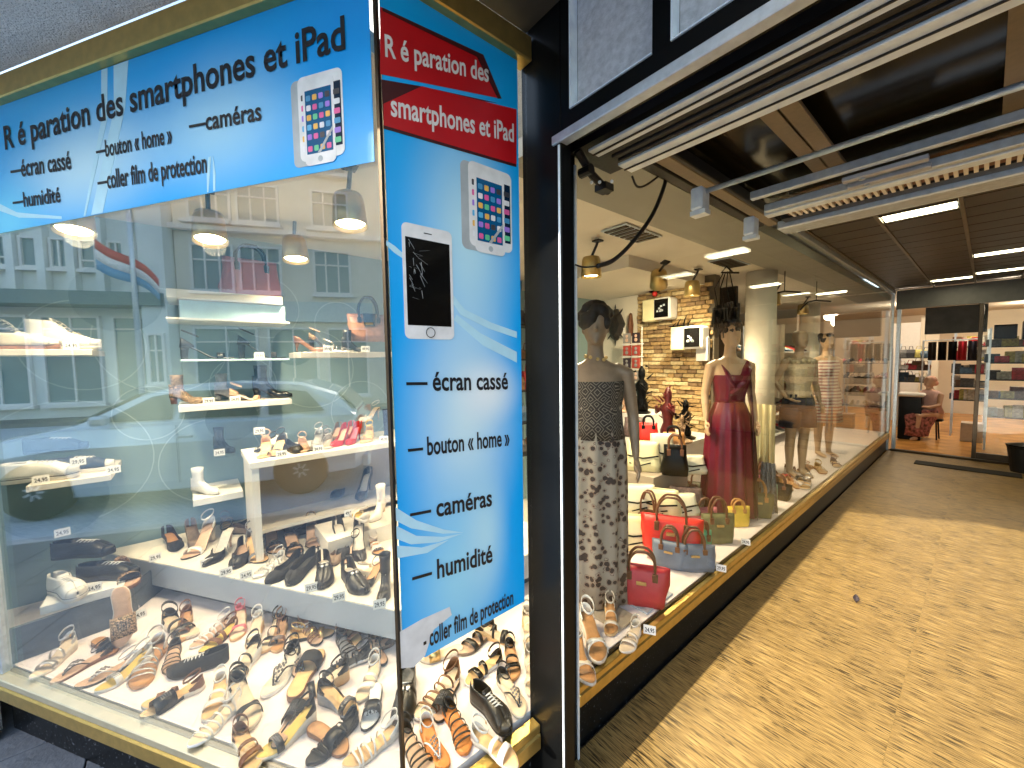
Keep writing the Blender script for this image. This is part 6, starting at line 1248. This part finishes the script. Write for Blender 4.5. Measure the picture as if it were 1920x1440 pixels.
for k, (x, m_, lb) in enumerate(((-.55, black, 'black garment on the far rail beside the podium'), (-.42, black, 'second black garment on the far rail'), (-.30, redm, 'red garment hanging on the far rail'), (-.18, navyc, 'navy garment at the end of the far rail'), (-.68, MATS['dark_cloth'], 'dark coat at the start of the far rail'))):
    cloth('hanging_garment', lb, x - .055, x + .055, 11.0, 1.45, 1.80, m_, n=10, amp=.01, grp='garments on the far rail')
t = thing('garment_rail', 'thin rail carrying dark and red garments', 'rail'); MB().tube([(-.8, 11.0, 1.83), (-.1, 11.0, 1.83)], .01, 8).build('bar', alu, t); MB().tube([(-.8, 11.0, 1.83), (-.8, 11.0, 0)], .012, 8).build('post', alu, t); MB().tube([(-.1, 11.0, 1.83), (-.1, 11.0, 0)], .012, 8).build('post', alu, t)
pd = thing('podium', 'black podium with white cloth top inside the entrance', 'podium', (-.87, 10.35, 0)); bx('body', (-.15, -.2, .007), (.15, .2, .80), black, pd, r=.01); bx('cloth_top', (-.18, -.23, .801), (.18, .23, .86), white, pd, r=.02)
bx('cardboard_box', (-.26, 10.6, .007), (.0, 10.9, .34), mat('cardboard', (.5, .42, .34), .8), r=.004, label='pale carton on the wooden floor', cat='box')
# woman sitting by the podium
wm = thing('person', 'person in pink top and flowered skirt seated by the black podium', 'person', (-.63, 10.55, .007), R(-35), s=.98)
q = MB(); q.loft([ell(0, cy, z, rx, ry) for z, rx, ry, cy in [(.40, .17, .14, .0), (.50, .18, .14, 0), (.62, .14, .11, -.01), (.75, .16, .115, -.03), (.86, .165, .09, -.035), (.91, .10, .06, -.035), (.94, .05, .05, -.04), (1.0, .045, .05, -.055)]])
q.loft([ell(0, cy - .05, z - .60, rx, ry) for z, rx, ry, cy in [(1.575, .03, .035, -.01), (1.60, .055, .07, -.012), (1.65, .070, .088, -.0), (1.70, .074, .092, .004), (1.75, .06, .075, .006), (1.78, .03, .035, .006)]])
for sd in (-1, 1):
    q.tube([(sd * .09, 0, .47), (sd * .11, -.22, .48), (sd * .11, -.40, .46), (sd * .10, -.40, .25), (sd * .10, -.37, .07)], [.085, .08, .058, .05, .036], 12); q.tube([(sd * .10, -.36, .045), (sd * .10, -.44, .035), (sd * .10, -.52, .02)], [.038, .036, .018], 10)
    q.tube([(sd * .10, -.03, .87), (sd * .175, -.03, .84), (sd * .21, -.10, .66), (sd * .17, -.26, .62), (sd * .12, -.33, .63)], [.04, .043, .036, .03, .022], 10)
    for k in range(4): q.tube([(sd * .12 + (k - 1.5) * .016, -.33, .63), (sd * .12 + (k - 1.5) * .018, -.38, .63), (sd * .12 + (k - 1.5) * .018, -.41 + .006 * k, .615)], [.011, .010, .007], 6)
    q.tube([(sd * .10, -.34, .64), (sd * .075, -.365, .645)], [.011, .008], 6)
q.ball((0, -.155, 1.04), .014, 6, 5)
mk_body('body', q, mat('skin', (.55, .33, .22), .5, 0, .05), wm, .009)
dress(wm, 'top', [(.92, .105, .07, -.035), (.88, .17, .10, -.034), (.76, .172, .128, -.03), (.62, .155, .125, -.01), (.50, .19, .155, 0)], mat('pale_pink_cloth', (.70, .45, .42), .8, 0, .1), 7, .01)
q = MB(); q.loft([ell(0, -.02, .56, .16, .14), ell(0, -.14, .55, .175, .29), ell(0, -.20, .45, .18, .32), ell(0, -.28, .25, .17, .22), ell(0, -.33, .08, .19, .18)]); q.build('skirt', mat('flower_skirt', (.30, .10, .09), .8, 0, .95, 22), wm, smooth=True)
q = MB(); q.ball((0, -.03, 1.115), .088, 12, 8, (.95, 1.05, .85)); q.ball((0, .05, 1.05), .055, 10, 6); q.build('hair', mat('fair_hair', (.55, .30, .22), .7), wm, smooth=True)
st = thing('stool', 'low dark stool under the seated person', 'stool', (-.63, 10.55, .007)); MB().lathe([(.16, .34), (.17, .36), (.16, .38)], 16).build('seat', black, st)
for k in range(4): MB().tube([(.12 * math.cos(k * 1.57 + .7), .12 * math.sin(k * 1.57 + .7), .34), (.15 * math.cos(k * 1.57 + .7), .15 * math.sin(k * 1.57 + .7), 0)], .012, 6).build('leg', black, st)
# floor bits, bin at the right edge
t = thing('litter_bin', 'round dark bin standing at the far entrance', 'bin', (.36, 8.45, 0)); MB().lathe([(.11, 0), (.15, .32), (.16, .34), (.14, .34), (.13, .30)], 20).build('tub', blackmetal, t); MB().lathe([(.001, .345), (.162, .345), (.165, .36), (.001, .40)], 20).build('lid', black, t)
p = PZ(1605, 1126, 0); t = thing('dry_leaf', 'small curled dark leaf lying on the travertine floor', 'leaf', (p.x, p.y, .001), R(100)); MB().loft([[(x, w_ * c, .002 + .012 * abs(c) + .004 * (x * 20) ** 2) for c in (-1, -.5, 0, .5, 1)] + [(x, w_ * c, .0035 + .012 * abs(c) + .004 * (x * 20) ** 2) for c in (1, .5, 0, -.5, -1)] for x, w_ in ((-.05, .001), (-.03, .012), (0, .017), (.03, .010), (.05, .001))]).build('blade', mat('leaf_dark', (.05, .04, .05), .6), t)

# ================================================================== STREET (seen mirrored in the pane)
fac1 = mat('facade_stone', (.74, .71, .63), .8, 0, .08, 2, .1, 40); fac2 = mat('facade_concrete', (.70, .76, .76), .8, 0, .07, 2); trimw = mat('window_white', (.78, .79, .78), .5, 0, .03); wglass = mat('dark_window_glass', (.16, .27, .30), .08, 0, .1, 2); canopy_m = mat('canopy_teal', (.12, .20, .22), .5)
YB = -14.25
def window(parent, x0, x1, z0, z1, y=YB, nx=3, transom=.66, dark=wglass):
    f = MB(); t = .07
    f.box((x0, y, z0), (x0 + t, y + .12, z1)); f.box((x1 - t, y, z0), (x1, y + .12, z1)); f.box((x0 + t, y, z1 - t), (x1 - t, y + .12, z1)); f.box((x0 + t, y, z0), (x1 - t, y + .12, z0 + t)); f.box((x0 - .06, y, z0 - .10), (x1 + .06, y + .22, z0 - .002))
    o = f.build('window', trimw, parent)
    bx('pane', (x0 + t, y + .02, z0 + t), (x1 - t, y + .04, z1 - t), dark, o)
    q = MB(); w_ = (x1 - x0) / nx
    for k in range(1, nx): q.box((x0 + k * w_ - .025, y + .041, z0 + t), (x0 + k * w_ + .025, y + .10, z1 - t))
    if transom: zt = z0 + (z1 - z0) * transom; q.box((x0 + t, y + .0415, zt - .025), (x1 - t, y + .105, zt + .025))
    q.build('glazing_bars', trimw, o); return o
b1 = thing('townhouse', 'beige townhouse across the street with tall white windows, mirrored in the pane', 'building')
bx('wall', (-7.9, -18, -.1), (-.95, YB, 10.2), fac1, b1); bx('cornice', (-8.0, YB + .002, 6.02), (-1.08, YB + .30, 6.18), trimw, b1); bx('parapet', (-8.0, -18, 10.2), (-.95, YB + .2, 10.4), fac1, b1)  # top storey and corner end added to keep sun off the display
for x0, x1 in ((-7.45, -6.2), (-6.05, -4.75), (-3.75, -2.5)):
    window(b1, x0, x1, 4.05, 5.62); window(b1, x0, x1, 6.40, 7.7, nx=3); window(b1, x0, x1, 8.3, 9.5, nx=3)
    bx('balcony', (x0 - .1, YB + .002, 6.2), (x1 + .1, YB + .45, 6.30), trimw, b1)
bx('shopfront_band', (-7.8, YB + .002, 3.05), (-1.8, YB + .22, 3.75), mat('shop_band', (.50, .62, .66), .5), b1)
for x0, x1 in ((-7.5, -5.6), (-5.3, -3.7), (-3.4, -2.0)): window(b1, x0, x1, .35, 2.85, nx=2, transom=.8)
b2 = thing('office_block', 'pale concrete block with narrow windows between piers, mirrored in the pane', 'building')
bx('wall', (-19, -18, -.1), (-7.92, YB - .25, 10.3), fac2, b2)  # raised above the mirrored storeys, added height for shade only
for k in range(13): bx('pier', (-17.2 + k * .72, YB - .248, 3.9), (-17.0 + k * .72, YB + .02, 10.3), fac2, b2)
for k in range(12):
    window(b2, -16.97 + k * .72, -16.51 + k * .72, 7.2, 8.2, y=YB - .24, nx=1, transom=0)
    if k < 12: window(b2, -16.97 + k * .72, -16.51 + k * .72, 4.65, 5.6, y=YB - .24, nx=1 if k % 2 else 2, transom=.3 if k % 3 == 0 else 0)
bx('canopy', (-19, YB - .2, 3.45), (-8.0, YB + .8, 3.85), canopy_m, b2)
for k in range(5): window(b2, -17 + k * 1.8, -15.5 + k * 1.8, .4, 3.2, y=YB - .24, nx=2, transom=.85)
b3 = thing('side_house', 'grey gable house beside the flagpole, mirrored in the pane', 'building'); bx('wall', (-8.6, YB - .2, -.1), (-7.93, YB + .6, 10.1), fac2, b3)
window(b3, -8.5, -8.02, 1.0, 2.6, y=YB + .602, nx=2)
bx('sky_block_house', (-4.5, -44, -.1), (6, -38, 13.5), fac1, label='added tall pale house hiding bright sky in the gap behind the parked car', cat='building')  # added to close the gap and cut the bright sky mirrored there
bx('low_house', (1.7, -19, -.1), (16, YB, 6.9), fac2, label='long low pale house further along the street', cat='building')
bx('far_row', (-60, -20, -.1), (-19.2, YB, 7), fac1, label='long far row of beige houses along the street', cat='building')
fp = thing('flagpole', 'grey pole rising in front of the concrete block', 'flagpole', (-6.36, -9.0, -.12)); MB().tube([(0, 0, 0), (0, 0, 7.5)], [.055, .035], 12).build('pole', alu, fp, smooth=True); MB().lathe([(.14, 0), (.14, .03), (.07, .12)], 14).build('base', alu, fp)
fg = thing('flag', 'red, white and pale blue striped flag flying from the pole', 'flag', (-6.42, -8.98, 3.18)); 
for k, (m_) in enumerate((mat('flag_blue', (.12, .36, .60), .8), mat('flag_white', (.8, .8, .8), .8), mat('flag_red', (.62, .05, .07), .8))):
    q = MB(); rows = []
    for j in (0, 1):
        row = []
        for i in range(19):
            u = i / 18; x = -.55 + 1.10 * u; y = .08 * math.sin(u * 7) * (.4 + u); z = .21 * (k + j) * (1 - .25 * u) + .45 - .62 * u ** 1.2 - .05 * math.sin(u * 7); row.append((x, y, z))
        rows.append(row)
    q.loft(rows, closed=False); o = q.build('stripe', m_, fg, smooth=True); o.modifiers.new('t', 'SOLIDIFY').thickness = .006
# car: silver blue hatchback parked at the kerb
def car(x, y, z, lb):
    e = thing('parked_car', lb, 'car', (x, y, z)); paint = mat('ice_blue_paint', (.74, .86, .92), .22, .3, .04, 3, coat=1.); gl = mat('car_glass', (.03, .06, .07), .05, 0, .1); tyre = mat('tyre', (.02, .02, .022), .85); 
    P = [(-2.12, .35), (-2.16, .62), (-2.08, .80), (-1.35, .98), (-1.12, 1.03)]; half = .86
    # body as lofted sections along x
    secs = [(-2.16, .38, .62, .68), (-2.08, .26, .80, .78), (-1.6, .22, .93, .85), (-1.15, .20, 1.02, .87), (-.4, .20, 1.03, .88), (.6, .20, 1.04, .88), (1.5, .22, 1.04, .87), (1.98, .26, 1.02, .82), (2.12, .34, .85, .74)]
    rings = []
    for sx, z0, z1, hw in secs: rings.append([(sx, -hw * .95, z0), (sx, -hw, z0 + .12), (sx, -hw, lerp(z0, z1, .7)), (sx, -hw * .93, z1 - .02), (sx, -hw * .80, z1), (sx, hw * .80, z1), (sx, hw * .93, z1 - .02), (sx, hw, lerp(z0, z1, .7)), (sx, hw, z0 + .12), (sx, hw * .95, z0)])
    o = MB().loft(rings).build('body', paint, e); b_ = o.modifiers.new('b', 'BEVEL'); b_.width = .03; b_.segments = 3; b_.limit_method = 'ANGLE'
    secs = [(-1.10, 1.00, 1.02, .78), (-.45, 1.0, 1.36, .72), (-.1, 1.0, 1.46, .70), (.6, 1.0, 1.50, .70), (1.3, 1.0, 1.46, .69), (1.75, 1.0, 1.30, .68), (2.0, 1.0, 1.04, .70)]
    rings = [[(sx, -.80, 1.0), (sx, -hw * 1.0, lerp(1.0, z1, .5)), (sx, -hw * .93, z1 - .03), (sx, -hw * .8, z1), (sx, hw * .8, z1), (sx, hw * .93, z1 - .03), (sx, hw, lerp(1.0, z1, .5)), (sx, .80, 1.0)] for sx, z0, z1, hw in secs]
    o = MB().loft(rings).build('roof', paint, e); b_ = o.modifiers.new('b', 'BEVEL'); b_.width = .02; b_.segments = 2; b_.limit_method = 'ANGLE'
    for sd in (-1, 1):
        for pts in ([(-.78, 1.06), (-.08, 1.06), (-.08, 1.37), (-.28, 1.34)], [(.0, 1.06), (.86, 1.06), (.84, 1.40), (.0, 1.39)], [(.96, 1.06), (1.62, 1.08), (1.40, 1.34), (.94, 1.39)]):
            y0 = sd * .775
            q = MB(); q.loft([[(x_, sd * (.80 - (z_ - 1.0) * .235), z_) for x_, z_ in pts], [(x_, sd * (.812 - (z_ - 1.0) * .235), z_) for x_, z_ in pts]]); q.build('side_window', gl, e)
        MB().loft([[(x_, sd * .872, z_) for x_, z_ in rr(-2.10, -1.75, .66, .80, .05)], [(x_ + .04, sd * .80, z_) for x_, z_ in rr(-2.12, -1.85, .66, .80, .05)]]).build('headlight', mat('lamp_lens', (.7, .72, .75), .1), e)
        MB().bbox((-.78, sd * .93 - .07, 1.04), (-.62, sd * .93 + .07, 1.15), .03).build('mirror', paint, e)
        MB().bbox((.0, sd * .885 - .012, .84), (.16, sd * .885 + .012, .87), .006).build('door_handle', alu, e)
        MB().bbox((-.001, sd * .880 - .004, .30), (.006, sd * .880 + .004, 1.0), .001).build('door_gap', blackmetal, e)
        for wx in (-1.35, 1.32):
            w_ = MB().lathe([(.20, -.10), (.31, -.10), (.325, -.07), (.325, .07), (.31, .10), (.20, .10)], 28).build('wheel', tyre, e, loc=(wx, sd * .80, .325), rot=(R(90), 0, 0))
            q = MB(); q.lathe([(.04, -.06), (.05, .085), (.02, .09), (.001, .09)], 12); q.lathe([(.17, -.08), (.205, .095), (.19, .098), (.165, .06)], 28)
            for k in range(7): a = 2 * math.pi * k / 7; q.tube([(.03 * math.cos(a), .03 * math.sin(a), sd * -.085), (.19 * math.cos(a), .19 * math.sin(a), sd * -.075)], .022, 6)
            q.build('rim', alu, w_)
    q = MB(); q.loft([[(-1.06, s_, 1.045) for s_ in (-.66, .66)] + [(-.47, s_, 1.36) for s_ in (.60, -.60)], [(-1.08, s_, 1.055) for s_ in (-.66, .66)] + [(-.49, s_, 1.37) for s_ in (.60, -.60)]]); q.build('windscreen', gl, e)
    q = MB(); q.loft([[(1.98, s_, 1.08) for s_ in (-.62, .62)] + [(1.78, s_, 1.30) for s_ in (.58, -.58)], [(2.0, s_, 1.085) for s_ in (-.62, .62)] + [(1.80, s_, 1.305) for s_ in (.58, -.58)]]); q.build('rear_window', gl, e)
    MB().bbox((-2.18, -.78, .28), (-2.05, .78, .44), .03).build('bumper', paint, e); MB().bbox((2.05, -.78, .28), (2.17, .78, .46), .03).build('bumper', paint, e)
    for sd in (-1, 1): MB().bbox((2.02, sd * .70 - .1, .72), (2.10, sd * .70 + .1, .98), .02).build('tail_light', redn, e)
    MB().bbox((-2.195, -.26, .46), (-2.17, .26, .57), .003).build('number_plate', mat('plate_yellow', (.7, .55, .1), .4), e)
    return e
car(-3.55, -5.0, -.12, 'ice blue hatchback parked in the street, mirrored in the pane')
